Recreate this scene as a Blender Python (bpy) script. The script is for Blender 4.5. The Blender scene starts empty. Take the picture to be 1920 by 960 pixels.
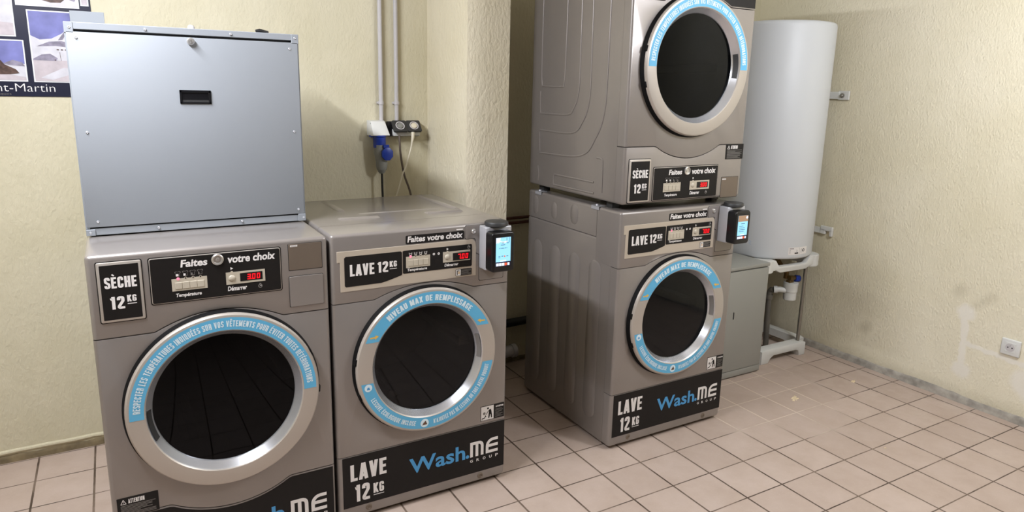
import bpy, bmesh, math, random
from mathutils import Vector, Matrix
random.seed(7)
PI = math.pi
SC = bpy.context.scene
COL = SC.collection

# ------------------------------------------------------------ camera, world, lights, exposure
cam_d = bpy.data.cameras.new('camera')
cam = bpy.data.objects.new('camera', cam_d)
COL.objects.link(cam)
cam_d.sensor_width = 36.0
cam_d.lens = 1289.468 / 1920 * 36.0
cam_d.shift_y = -(480 - 446.4445) / 1920
cam_d.clip_start = 0.05
_r = ((0.866615283751303, -0.4985023598977887, 0.021756542578822265),
      (-0.08680289042563219, -0.19355200112685342, -0.9772424883689546),
      (0.49136870899804375, 0.8450047455701808, -0.2110065681003074))
cam.matrix_world = Matrix((( _r[0][0], -_r[1][0], -_r[2][0], -2.8832),
                           ( _r[0][1], -_r[1][1], -_r[2][1], -2.2576),
                           ( _r[0][2], -_r[1][2], -_r[2][2], 1.5666),
                           (0, 0, 0, 1)))
SC.camera = cam

world = bpy.data.worlds.new('world')
SC.world = world
world.use_nodes = True
world.node_tree.nodes['Background'].inputs[0].default_value = (1.0, 0.97, 0.92, 1)
world.node_tree.nodes['Background'].inputs[1].default_value = 0.05


def area(name, loc, size, energy, color, aim=None, shape='RECTANGLE'):
    d = bpy.data.lights.new(name, 'AREA')
    d.shape = shape
    d.size, d.size_y = size
    d.energy = energy
    d.color = color
    o = bpy.data.objects.new(name, d)
    COL.objects.link(o)
    o.location = loc
    if aim is not None:
        v = Vector(aim) - Vector(loc)
        o.rotation_euler = v.to_track_quat('-Z', 'Y').to_euler()
    return o


LAMP = (0.96, 0.99, 1.07)
area('tube_lamp', (-3.28, -0.40, 2.46), (0.08, 1.0), 56, LAMP).rotation_euler = (0, math.radians(-22), 0)
_up = area('tube_lamp_upward', (-3.28, -0.40, 2.49), (0.08, 1.0), 8, LAMP)
_up.rotation_euler = (math.pi, 0, 0)
_gd = bpy.data.lights.new('globe_lamp', 'POINT')
_gd.energy = 66
_gd.color = LAMP
_gd.shadow_soft_size = 0.14
_g = bpy.data.objects.new('globe_lamp', _gd)
COL.objects.link(_g)
_g.location = (-0.30, -1.5, 2.2)

SC.view_settings.view_transform = 'Standard'
SC.view_settings.look = 'None'
SC.view_settings.gamma = 1.0
SC.view_settings.use_curve_mapping = False
SC.view_settings.exposure = 0.22


# ------------------------------------------------------------ materials
def lin(c):
    return tuple(((v / 255) / 12.92 if v / 255 <= 0.04045 else ((v / 255 + 0.055) / 1.055) ** 2.4) for v in c) + (1,)


class NT:
    def __init__(s, name):
        s.m = bpy.data.materials.new(name)
        s.m.use_nodes = True
        s.t = s.m.node_tree
        s.n = s.t.nodes
        s.b = s.n['Principled BSDF']

    def new(s, k, **kw):
        x = s.n.new(k)
        for a, v in kw.items():
            if a.startswith('i_'):
                x.inputs[int(a[2:]) if a[2:].isdigit() else a[2:]].default_value = v
            else:
                setattr(x, a, v)
        return x

    def link(s, a, b):
        s.t.links.new(a, b)

    def math(s, op, a, b=None, c=None):
        x = s.n.new('ShaderNodeMath')
        x.operation = op
        for i, v in enumerate((a, b, c)):
            if v is None:
                continue
            if isinstance(v, (int, float)):
                x.inputs[i].default_value = v
            else:
                s.link(v, x.inputs[i])
        return x.outputs[0]

    def ramp(s, fac, stops):
        x = s.n.new('ShaderNodeValToRGB')
        e = x.color_ramp.elements
        while len(e) < len(stops):
            e.new(0.5)
        for el, (p, c) in zip(e, stops):
            el.position = p
            el.color = c if len(c) == 4 else (*c, 1)
        s.link(fac, x.inputs[0])
        return x.outputs[0]

    def noise(s, vec, scale, detail=2, rough=0.5, dist=0.0):
        x = s.n.new('ShaderNodeTexNoise')
        x.inputs['Scale'].default_value = scale
        x.inputs['Detail'].default_value = detail
        x.inputs['Roughness'].default_value = rough
        x.inputs['Distortion'].default_value = dist
        if vec is not None:
            s.link(vec, x.inputs['Vector'])
        return x.outputs[0]

    def mix(s, fac, a, b, mode='MIX'):
        x = s.n.new('ShaderNodeMix')
        x.data_type = 'RGBA'
        x.blend_type = mode
        for k, v in ((0, fac), (6, a), (7, b)):
            if isinstance(v, (int, float)):
                x.inputs[k].default_value = v
            elif isinstance(v, tuple):
                x.inputs[k].default_value = v
            else:
                s.link(v, x.inputs[k])
        return x.outputs[2]

    def bump(s, height, strength, dist):
        x = s.n.new('ShaderNodeBump')
        x.inputs['Strength'].default_value = strength
        x.inputs['Distance'].default_value = dist
        s.link(height, x.inputs['Height'])
        s.link(x.outputs[0], s.b.inputs['Normal'])


def simple(name, rgb, rough=0.5, metal=0.0, var=0.06, scale=9.0, bump=0.0, bscale=300.0, spec=0.5, coat=0.0):
    t = NT(name)
    co = t.new('ShaderNodeTexCoord').outputs['Object']
    c = lin(rgb)
    n = t.noise(co, scale, 3)
    lo = tuple(v * (1 - var) for v in c[:3]) + (1,)
    hi = tuple(min(1, v * (1 + var)) for v in c[:3]) + (1,)
    t.link(t.ramp(n, [(0.3, lo), (0.7, hi)]), t.b.inputs['Base Color'])
    t.b.inputs['Roughness'].default_value = rough
    t.b.inputs['Metallic'].default_value = metal
    t.b.inputs['Specular IOR Level'].default_value = spec
    t.b.inputs['Coat Weight'].default_value = coat
    t.b.inputs['Coat Roughness'].default_value = 0.14
    if bump:
        t.bump(t.noise(co, bscale, 2), bump, 0.001)
    return t.m


def emit(name, rgb, strength):
    t = NT(name)
    t.b.inputs['Base Color'].default_value = (0.01, 0.01, 0.01, 1)
    t.b.inputs['Emission Color'].default_value = lin(rgb)
    t.b.inputs['Emission Strength'].default_value = strength
    t.b.inputs['Roughness'].default_value = 0.3
    return t.m


def glass_mat(name, tint, ior=1.5):
    t = NT(name)
    t.n.remove(t.b)
    out = t.n['Material Output']
    tr = t.new('ShaderNodeBsdfTransparent')
    tr.inputs[0].default_value = tint
    gl = t.new('ShaderNodeBsdfGlossy')
    gl.inputs['Roughness'].default_value = 0.025
    gl.inputs['Color'].default_value = (0.8, 0.84, 0.92, 1)
    fr = t.new('ShaderNodeFresnel')
    fr.inputs[0].default_value = ior
    mx = t.new('ShaderNodeMixShader')
    t.link(fr.outputs[0], mx.inputs[0])
    t.link(tr.outputs[0], mx.inputs[1])
    t.link(gl.outputs[0], mx.inputs[2])
    t.link(mx.outputs[0], out.inputs[0])
    return t.m


def wall_mat(name, rgb, patch=False, bs=62, bst=0.75, drag=0.6):
    t = NT(name)
    co = t.new('ShaderNodeTexCoord').outputs['Object']
    mp = t.new('ShaderNodeMapping')
    mp.inputs['Scale'].default_value = (1, 1, 0.55)
    t.link(co, mp.inputs[0])
    v = mp.outputs[0]
    big = t.noise(co, 1.3, 3, 0.6)
    mid = t.noise(v, 14, 4, 0.6)
    blob = t.noise(v, bs, 3, 0.55, 0.4)
    fine = t.noise(v, 190, 2)
    c = lin(rgb)
    dk = (c[0] * 0.93, c[1] * 0.915, c[2] * 0.86, 1)
    lt = (min(1, c[0] * 1.05), min(1, c[1] * 1.05), min(1, c[2] * 1.07), 1)
    col = t.ramp(big, [(0.3, dk), (0.7, lt)])
    col = t.mix(t.ramp(mid, [(0.45, (0, 0, 0)), (0.75, (0.14, 0.14, 0.14))]), col, lin((232, 222, 196)))
    vo = t.new('ShaderNodeTexVoronoi')
    vo.feature = 'SMOOTH_F1'
    vo.inputs['Scale'].default_value = bs * 1.25
    vo.inputs['Smoothness'].default_value = 0.6
    t.link(v, vo.inputs['Vector'])
    peb = t.math('MULTIPLY', t.math('SUBTRACT', 0.75, vo.outputs[0]), t.ramp(t.noise(co, bs * .28, 3), [(0.38, (0, 0, 0)), (0.62, (1, 1, 1))]))
    hb = t.math('ADD', t.math('MULTIPLY', t.ramp(blob, [(0.32, (0, 0, 0)), (0.70, (1, 1, 1))]), drag), t.math('MULTIPLY', peb, 0.9))
    h = t.math('ADD', hb, t.math('MULTIPLY', fine, 0.22))
    if patch:
        sx = t.new('ShaderNodeSeparateXYZ')
        t.link(co, sx.inputs[0])
        wob = t.math('MULTIPLY', t.math('SUBTRACT', t.noise(co, 22, 3), 0.5), 0.035)
        Y = t.math('ADD', sx.outputs[1], wob)
        Z = t.math('ADD', sx.outputs[2], t.math('MULTIPLY', t.math('SUBTRACT', t.noise(co, 31, 3), 0.5), 0.03))

        def seg(a, b, w, soft):
            ay, az = a
            dy, dz = b[0] - ay, b[1] - az
            L2 = dy * dy + dz * dz + 1e-9
            py = t.math('SUBTRACT', Y, ay)
            pz = t.math('SUBTRACT', Z, az)
            k = t.math('DIVIDE', t.math('ADD', t.math('MULTIPLY', py, dy), t.math('MULTIPLY', pz, dz)), L2)
            k = t.math('MINIMUM', t.math('MAXIMUM', k, 0.0), 1.0)
            qy = t.math('SUBTRACT', py, t.math('MULTIPLY', k, dy))
            qz = t.math('SUBTRACT', pz, t.math('MULTIPLY', k, dz))
            d = t.math('SQRT', t.math('ADD', t.math('MULTIPLY', qy, qy), t.math('MULTIPLY', qz, qz)))
            m = t.math('DIVIDE', t.math('SUBTRACT', w + soft, d), soft)
            return t.math('MINIMUM', t.math('MAXIMUM', m, 0.0), 1.0)
        segs = [((-0.489, 0.48), (-0.505, 0.175), 0.013, 0.010), ((-0.487, 0.487), (-0.493, 0.483), 0.030, 0.022),
                ((-0.500, 0.182), (-0.515, 0.175), 0.026, 0.022), ((-0.507, 0.325), (-0.80, 0.300), 0.008, 0.010),
                ((-0.80, 0.22), (-0.86, 0.16), 0.045, 0.03)]
        m = None
        for s in segs:
            q = seg(*s)
            m = q if m is None else t.math('MAXIMUM', m, q)
        col = t.mix(t.math('MULTIPLY', m, 0.85), col, lin((228, 223, 211)))
        h = t.math('ADD', t.math('MULTIPLY', h, t.math('SUBTRACT', 1.0, t.math('MULTIPLY', m, 0.8))), t.math('MULTIPLY', m, 0.5))
        g = None
        for (a, b, w, sft, k) in (((-0.445, 0.60), (-0.435, 0.585), 0.01, 0.035, 0.17), ((-0.53, 0.535), (-0.60, 0.60), 0.004, 0.03, 0.15),
                                  ((0.05, 0.235), (0.03, 0.25), 0.004, 0.05, 0.26), ((0.05, 0.52), (0.1, 0.42), 0.05, 0.16, 0.16)):
            q = t.math('MULTIPLY', seg(a, b, w, sft), k)
            g = q if g is None else t.math('MAXIMUM', g, q)
        low = t.math('MINIMUM', t.math('MAXIMUM', t.math('DIVIDE', t.math('SUBTRACT', 0.10, Z), 0.08), 0.0), 1.0)
        low = t.math('MULTIPLY', low, t.math('MULTIPLY', t.noise(co, 5, 3), 0.6))
        g = t.math('MAXIMUM', g, low)
        col = t.mix(g, col, lin((112, 100, 66)))
    t.link(col, t.b.inputs['Base Color'])
    t.b.inputs['Roughness'].default_value = 0.75
    t.b.inputs['Specular IOR Level'].default_value = 0.25
    t.bump(h, bst, 0.0032)
    return t.m


def floor_mat():
    t = NT('floor tiles')
    S = 0.2042
    co = t.new('ShaderNodeTexCoord').outputs['Object']
    sx = t.new('ShaderNodeSeparateXYZ')
    t.link(co, sx.inputs[0])
    wob = t.math('MULTIPLY', t.math('SUBTRACT', t.noise(co, 40, 2), 0.5), 0.0016)

    def dist(o):
        q = t.math('DIVIDE', t.math('ADD', o, wob), S)
        f = t.math('SUBTRACT', q, t.math('FLOOR', q))
        return t.math('MULTIPLY', t.math('MINIMUM', f, t.math('SUBTRACT', 1.0, f)), S), t.math('FLOOR', q)
    dx, ix = dist(sx.outputs[0])
    dy, iy = dist(sx.outputs[1])
    d = t.math('MINIMUM', t.math('SUBTRACT', dx, 0.0012), dy)
    g = t.math('SUBTRACT', 1.0, t.math('MINIMUM', t.math('MAXIMUM', t.math('DIVIDE', t.math('SUBTRACT', d, 0.0021), 0.0010), 0.0), 1.0))
    cb = t.new('ShaderNodeCombineXYZ')
    t.link(ix, cb.inputs[0])
    t.link(iy, cb.inputs[1])
    wn = t.new('ShaderNodeTexWhiteNoise')
    wn.noise_dimensions = '3D'
    t.link(cb.outputs[0], wn.inputs[0])
    c1 = t.ramp(wn.outputs[0], [(0.0, lin((178, 160, 148))), (1.0, lin((187, 169, 157)))])
    c2 = t.mix(t.ramp(t.noise(co, 6, 4, 0.65), [(0.35, (0, 0, 0)), (0.75, (0.5, 0.5, 0.5))]), c1, lin((160, 140, 123)))
    c3 = t.mix(t.ramp(t.noise(co, 160, 2), [(0.62, (0, 0, 0)), (0.8, (0.35, 0.35, 0.35))]), c2, lin((205, 190, 176)))
    # worn whitish dust by the water heater, old stained joints elsewhere
    px = t.math('SUBTRACT', sx.outputs[0], 0.0)
    py = t.math('SUBTRACT', sx.outputs[1], 0.12)
    rr = t.math('SQRT', t.math('ADD', t.math('MULTIPLY', px, px), t.math('MULTIPLY', py, py)))
    rr = t.math('ADD', rr, t.math('MULTIPLY', t.math('SUBTRACT', t.noise(co, 3.2, 3), 0.5), 0.7))
    worn = t.ramp(rr, [(0.38, (1, 1, 1)), (0.60, (0, 0, 0))])
    fade = t.ramp(t.noise(co, 5.5, 3, 0.6), [(0.40, (0, 0, 0)), (0.66, (0.75, 0.75, 0.75))])
    gd = t.mix(t.noise(co, 9, 3), lin((50, 40, 33)), lin((88, 72, 60)))
    gc = t.mix(fade, gd, lin((138, 120, 106)))
    gc = t.mix(worn, gc, lin((203, 187, 170)))
    col = t.mix(g, c3, gc)
    dust = t.math('MULTIPLY', t.ramp(t.noise(co, 7, 4, 0.7), [(0.5, (0, 0, 0)), (0.75, (0.4, 0.4, 0.4))]), 1.0)
    near = t.ramp(sx.outputs[0], [(0.0, (0, 0, 0)), (1.0, (1, 1, 1))])
    col = t.mix(t.math('MULTIPLY', dust, near), col, lin((208, 196, 182)))
    t.link(col, t.b.inputs['Base Color'])
    t.link(t.ramp(t.noise(co, 8, 3), [(0.3, (0.42, 0.42, 0.42)), (0.7, (0.58, 0.58, 0.58))]), t.b.inputs['Roughness'])
    t.b.inputs['Specular IOR Level'].default_value = 0.35
    h = t.math('ADD', t.math('MULTIPLY', g, -1.0), t.math('MULTIPLY', t.noise(co, 120, 2), 0.08))
    t.bump(h, 0.5, 0.0015)
    return t.m


M = {}
M['steel'] = simple('champagne grey painted steel', (138, 131, 126), 0.36, 0.3, 0.03, 5, 0.06, 900, 0.5, 0.9)
M['steel_top'] = M['steel']
M['steel_dark'] = simple('brown grey cover plate', (118, 106, 94), 0.42, 0.4, 0.03, 5, 0.05, 900)
M['silver'] = simple('satin silver door ring', (184, 176, 167), 0.34, 0.42, 0.02, 5, 0.03, 900)
M['bevel'] = simple('bright silver bevel', (205, 206, 210), 0.24, 0.75, 0.02, 5)
M['black'] = simple('black vinyl', (20, 17, 16), 0.55, 0, 0.12, 60, 0.05, 700, 0.3)
M['gasket'] = simple('black rubber', (7, 6, 6), 0.7, 0, 0.1, 9, 0, 300, 0.2)
M['white_ink'] = simple('white print', (226, 222, 219), 0.5, 0, 0.02)
M['grey_ink'] = simple('grey print', (120, 116, 112), 0.5, 0, 0.02)
M['blue_ink'] = simple('blue print', (72, 150, 205), 0.45, 0, 0.03)
M['blue_band'] = simple('sky blue vinyl band', (92, 172, 212), 0.4, 0, 0.03)
M['pale_ink'] = simple('pale blue white print', (214, 232, 240), 0.5, 0, 0.02)
M['orange'] = simple('orange print', (226, 180, 78), 0.5, 0, 0.02)
M['brown_ink'] = simple('brown print', (92, 66, 50), 0.5, 0, 0.02)
M['strip'] = simple('beige grey console strip', (186, 174, 158), 0.45, 0.15, 0.03, 7)
M['button'] = simple('warm grey button plastic', (184, 175, 158), 0.4, 0, 0.03)
M['chrome'] = simple('chrome', (215, 213, 210), 0.28, 0.85, 0.03)
M['drum'] = simple('drum steel', (150, 146, 140), 0.4, 0.6, 0.05)
M['glass'] = glass_mat('dark door glass', (0.36, 0.355, 0.35, 1), 1.42)
M['glass_dark'] = glass_mat('very dark door glass', (0.035, 0.033, 0.034, 1), 1.28)
M['box'] = simple('blue grey coated sheet steel', (133, 137, 142), 0.6, 0.0, 0.02, 3, 0.04, 1200)
M['gap_shade'] = simple('black shade of gaps', (8, 8, 9), 0.8, 0, 0.0)  # near-black colour stands for the shade in narrow gaps
M['alu'] = simple('grey coated aluminium', (176, 176, 180), 0.4, 0.35, 0.02)
M['dplastic'] = simple('black glossy plastic', (15, 15, 18), 0.3, 0, 0.05)
M['cap'] = simple('black matt plastic', (44, 44, 44), 0.5, 0, 0.05)
M['enamel'] = simple('white enamel', (206, 209, 212), 0.45, 0, 0.01, 3)
M['wplastic'] = simple('white plastic', (210, 210, 206), 0.45, 0, 0.02)
M['cabinet'] = simple('grey painted cabinet steel', (150, 150, 144), 0.45, 0.1, 0.03, 4, 0.05, 900)
M['rod'] = simple('zinc rod', (150, 146, 138), 0.4, 0.8, 0.05)
M['brass'] = simple('aged brass', (120, 96, 60), 0.4, 0.8, 0.08)
M['bluepl'] = simple('cobalt blue plastic', (20, 52, 148), 0.35, 0, 0.05)
M['greypl'] = simple('grey plastic', (128, 128, 122), 0.5, 0, 0.05)
M['pvc'] = simple('pale grey conduit plastic', (188, 184, 184), 0.45, 0, 0.03)
M['pipe_grey'] = simple('grey drain plastic', (96, 92, 84), 0.5, 0, 0.05)
M['cable_black'] = simple('black cable rubber', (20, 18, 17), 0.55, 0, 0.05)
M['cable_brown'] = simple('brown grey cable', (88, 76, 66), 0.55, 0, 0.05)
M['cable_white'] = simple('ivory cable', (214, 206, 184), 0.5, 0, 0.05)
M['copper'] = simple('painted brown pipe', (92, 52, 38), 0.45, 0.1, 0.1)
M['concrete'] = simple('bare grey cement', (156, 150, 140), 0.85, 0, 0.30, 22, 0.6, 60)
M['dirt'] = simple('stained cement', (112, 98, 72), 0.85, 0, 0.35, 18, 0.6, 60)
M['ceiling'] = simple('white ceiling paint', (232, 230, 222), 0.9, 0, 0.02)
M['wall'] = wall_mat('cream roughcast plaster', (205, 198, 173), False, 70, 0.5, 0.7)
M['wall_p'] = wall_mat('cream roughcast plaster with drag marks', (217, 209, 186), False, 66, 0.55, 1.0)
M['wall_r'] = wall_mat('cream roughcast plaster with repairs', (221, 214, 191), True, 95, 0.75, 0.45)
M['floor'] = floor_mat()
M['wall_far'] = simple('far wall with gloom in colour', (70, 68, 66), 0.9, 0, 0.1, 3)  # the unlit far end of the room is put into this dark colour
M['red'] = emit('red digits', (255, 10, 26), 1.6)
M['pink'] = emit('pink indicator', (255, 110, 140), 1.6)
M['screen'] = emit('screen glow', (150, 214, 250), 1.15)
M['screen_white'] = emit('screen white', (232, 240, 255), 1.1)
M['screen_ink'] = emit('screen dark text', (40, 90, 140), 0.6)
M['screen_navy'] = emit('screen navy bar', (24, 24, 72), 0.5)
M['screen_red'] = emit('screen orange', (240, 96, 60), 1.0)
M['screen_tan'] = emit('screen photo brown', (176, 140, 110), 0.9)
M['navy'] = simple('navy poster paper', (22, 24, 46), 0.35, 0, 0.15, 5)
M['photo_white'] = simple('photo border white', (226, 226, 228), 0.35, 0, 0.02)
M['p_sky'] = simple('printed blue sky', (112, 114, 168), 0.35, 0, 0.25, 14)
M['p_snow'] = simple('printed snow', (200, 198, 204), 0.35, 0, 0.10, 26)
M['p_snow2'] = simple('printed snow slope', (188, 178, 182), 0.35, 0, 0.12, 30)
M['p_mount'] = simple('printed far mountain', (136, 130, 146), 0.35, 0, 0.35, 38)
M['p_rock'] = simple('printed brown rock', (82, 62, 54), 0.35, 0, 0.5, 70)
M['flake'] = simple('flaking cream residue', (214, 196, 162), 0.85, 0, 0.2, 60)


# ------------------------------------------------------------ object helpers
def link(name, mesh, mats, parent=None, angle=35):
    o = bpy.data.objects.new(name, mesh)
    COL.objects.link(o)
    for m in (mats if isinstance(mats, (list, tuple)) else [mats]):
        mesh.materials.append(M[m] if isinstance(m, str) else m)
    mesh.polygons.foreach_set('use_smooth', [True] * len(mesh.polygons))
    mesh.set_sharp_from_angle(angle=math.radians(angle))
    if parent is not None:
        o.parent = parent
    return o


def obj(name, bm, mats, parent=None, angle=35, fix=True):
    if fix:
        bmesh.ops.recalc_face_normals(bm, faces=bm.faces[:])
    me = bpy.data.meshes.new(name)
    bm.to_mesh(me)
    bm.free()
    return link(name, me, mats, parent, angle)


def thing(name, loc, label, cat, group=None):
    o = bpy.data.objects.new(name, None)
    o.empty_display_size = 0.1
    COL.objects.link(o)
    o.location = loc
    tag(o, label, cat, group)
    return o


def tag(o, label, cat, group=None):
    o['label'] = label
    o['category'] = cat
    if group:
        o['group'] = group
    return o


def struct(o):
    o['kind'] = 'structure'
    return o


def merge(bm, t, mi=0, mat=None):
    if mat is not None:
        bmesh.ops.transform(t, matrix=mat, verts=t.verts[:])
    if mi:
        for f in t.faces:
            f.material_index = mi
    me = bpy.data.meshes.new('tmp')
    t.to_mesh(me)
    t.free()
    bm.from_mesh(me)
    bpy.data.meshes.remove(me)


def box(bm, x0, x1, y0, y1, z0, z1, bev=0.0, seg=2, mi=0, mat=None):
    t = bmesh.new()
    bmesh.ops.create_cube(t, size=1)
    for v in t.verts:
        v.co = Vector((x0 + (v.co.x + .5) * (x1 - x0), y0 + (v.co.y + .5) * (y1 - y0), z0 + (v.co.z + .5) * (z1 - z0)))
    if bev:
        bmesh.ops.bevel(t, geom=t.edges[:], offset=bev, segments=seg, profile=0.5, affect='EDGES', clamp_overlap=True)
    merge(bm, t, mi, mat)


def rrect(u0, u1, z0, z1, r, n=5):
    p = []
    for (cx, cz, a0) in ((u1 - r, z1 - r, 0), (u0 + r, z1 - r, 90), (u0 + r, z0 + r, 180), (u1 - r, z0 + r, 270)):
        for i in range(n + 1):
            a = math.radians(a0 + 90 * i / n)
            p.append((cx + r * math.cos(a), cz + r * math.sin(a)))
    return p


def prism(bm, pts, y0, y1, bev=0.0, seg=2, mi=0, mat=None):
    """2-D outline (u,z) facing -y: front at y0, back at y1."""
    t = bmesh.new()
    f = [t.verts.new((u, y0, z)) for u, z in pts]
    b = [t.verts.new((u, y1, z)) for u, z in pts]
    n = len(pts)
    t.faces.new(f)
    t.faces.new(b[::-1])
    for i in range(n):
        t.faces.new((f[i], b[i], b[(i + 1) % n], f[(i + 1) % n]))
    bmesh.ops.recalc_face_normals(t, faces=t.faces[:])
    if bev:
        t.edges.ensure_lookup_table()
        ed = [e for e in t.edges if all(abs(v.co.y - y0) < 1e-7 for v in e.verts)]
        bmesh.ops.bevel(t, geom=ed, offset=bev, segments=seg, profile=0.5, affect='EDGES', clamp_overlap=True)
    merge(bm, t, mi, mat)


def lathe(bm, prof, c=(0, 0, 0), axis='y', a0=0.0, a1=360.0, n=64, mi=0, closed=False):
    full = abs(a1 - a0) >= 359.9
    rings = []
    t = bmesh.new()
    N = n if full else n + 1
    for i in range(N):
        a = math.radians(a0 + (a1 - a0) * i / n)
        row = []
        for r, h in prof:
            if axis == 'y':
                co = (c[0] + r * math.cos(a), c[1] + h, c[2] + r * math.sin(a))
            elif axis == 'z':
                co = (c[0] + r * math.cos(a), c[1] + r * math.sin(a), c[2] + h)
            else:
                co = (c[0] + h, c[1] + r * math.cos(a), c[2] + r * math.sin(a))
            row.append(t.verts.new(co))
        rings.append(row)
    k = len(prof)
    for i in range(n):
        A, B = rings[i], rings[(i + 1) % N]
        for j in range(k if closed else k - 1):
            t.faces.new((A[j], A[(j + 1) % k], B[(j + 1) % k], B[j]))
    if not full and closed:
        t.faces.new(rings[0])
        t.faces.new(rings[-1][::-1])
    bmesh.ops.remove_doubles(t, verts=t.verts[:], dist=1e-6)
    bmesh.ops.recalc_face_normals(t, faces=t.faces[:])
    merge(bm, t, mi)


def tube(bm, pts, r, seg=10, caps=True, mi=0, flat=None):
    P = [Vector(p) for p in pts]
    t = bmesh.new()
    rings = []
    up = Vector((0.123, 0.456, 0.88)).normalized()
    for i, p in enumerate(P):
        d = (P[min(i + 1, len(P) - 1)] - P[max(i - 1, 0)]).normalized()
        if i == 0:
            a = d.cross(up)
            if a.length < 1e-3:
                a = d.cross(Vector((1, 0, 0)))
            a.normalize()
        else:
            a = (a - d * a.dot(d)).normalized()
        b = d.cross(a)
        rr = r[i] if isinstance(r, (list, tuple)) else r
        row = []
        for k in range(seg):
            q = 2 * PI * k / seg
            o = a * (rr * math.cos(q)) + b * (rr * math.sin(q))
            if flat is not None:
                o = Vector((o.x * flat[0], o.y * flat[1], o.z * flat[2]))
            row.append(t.verts.new(p + o))
        rings.append(row)
    for A, B in zip(rings, rings[1:]):
        for k in range(seg):
            t.faces.new((A[k], A[(k + 1) % seg], B[(k + 1) % seg], B[k]))
    if caps:
        t.faces.new(rings[0][::-1])
        t.faces.new(rings[-1])
    bmesh.ops.recalc_face_normals(t, faces=t.faces[:])
    merge(bm, t, mi)


def smooth_path(pts, n=8):
    P = [Vector(p) for p in pts]
    P = [2 * P[0] - P[1]] + P + [2 * P[-1] - P[-2]]
    out = []
    for i in range(1, len(P) - 2):
        for k in range(n):
            s = k / n
            a, b, c, d = P[i - 1], P[i], P[i + 1], P[i + 2]
            out.append(0.5 * ((2 * b) + (c - a) * s + (2 * a - 5 * b + 4 * c - d) * s * s + (3 * b - a - 3 * c + d) * s ** 3))
    out.append(P[-2])
    return out


# ------------------------------------------------------------ lettering
T_ = 0.175
_a = T_ / 2


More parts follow.
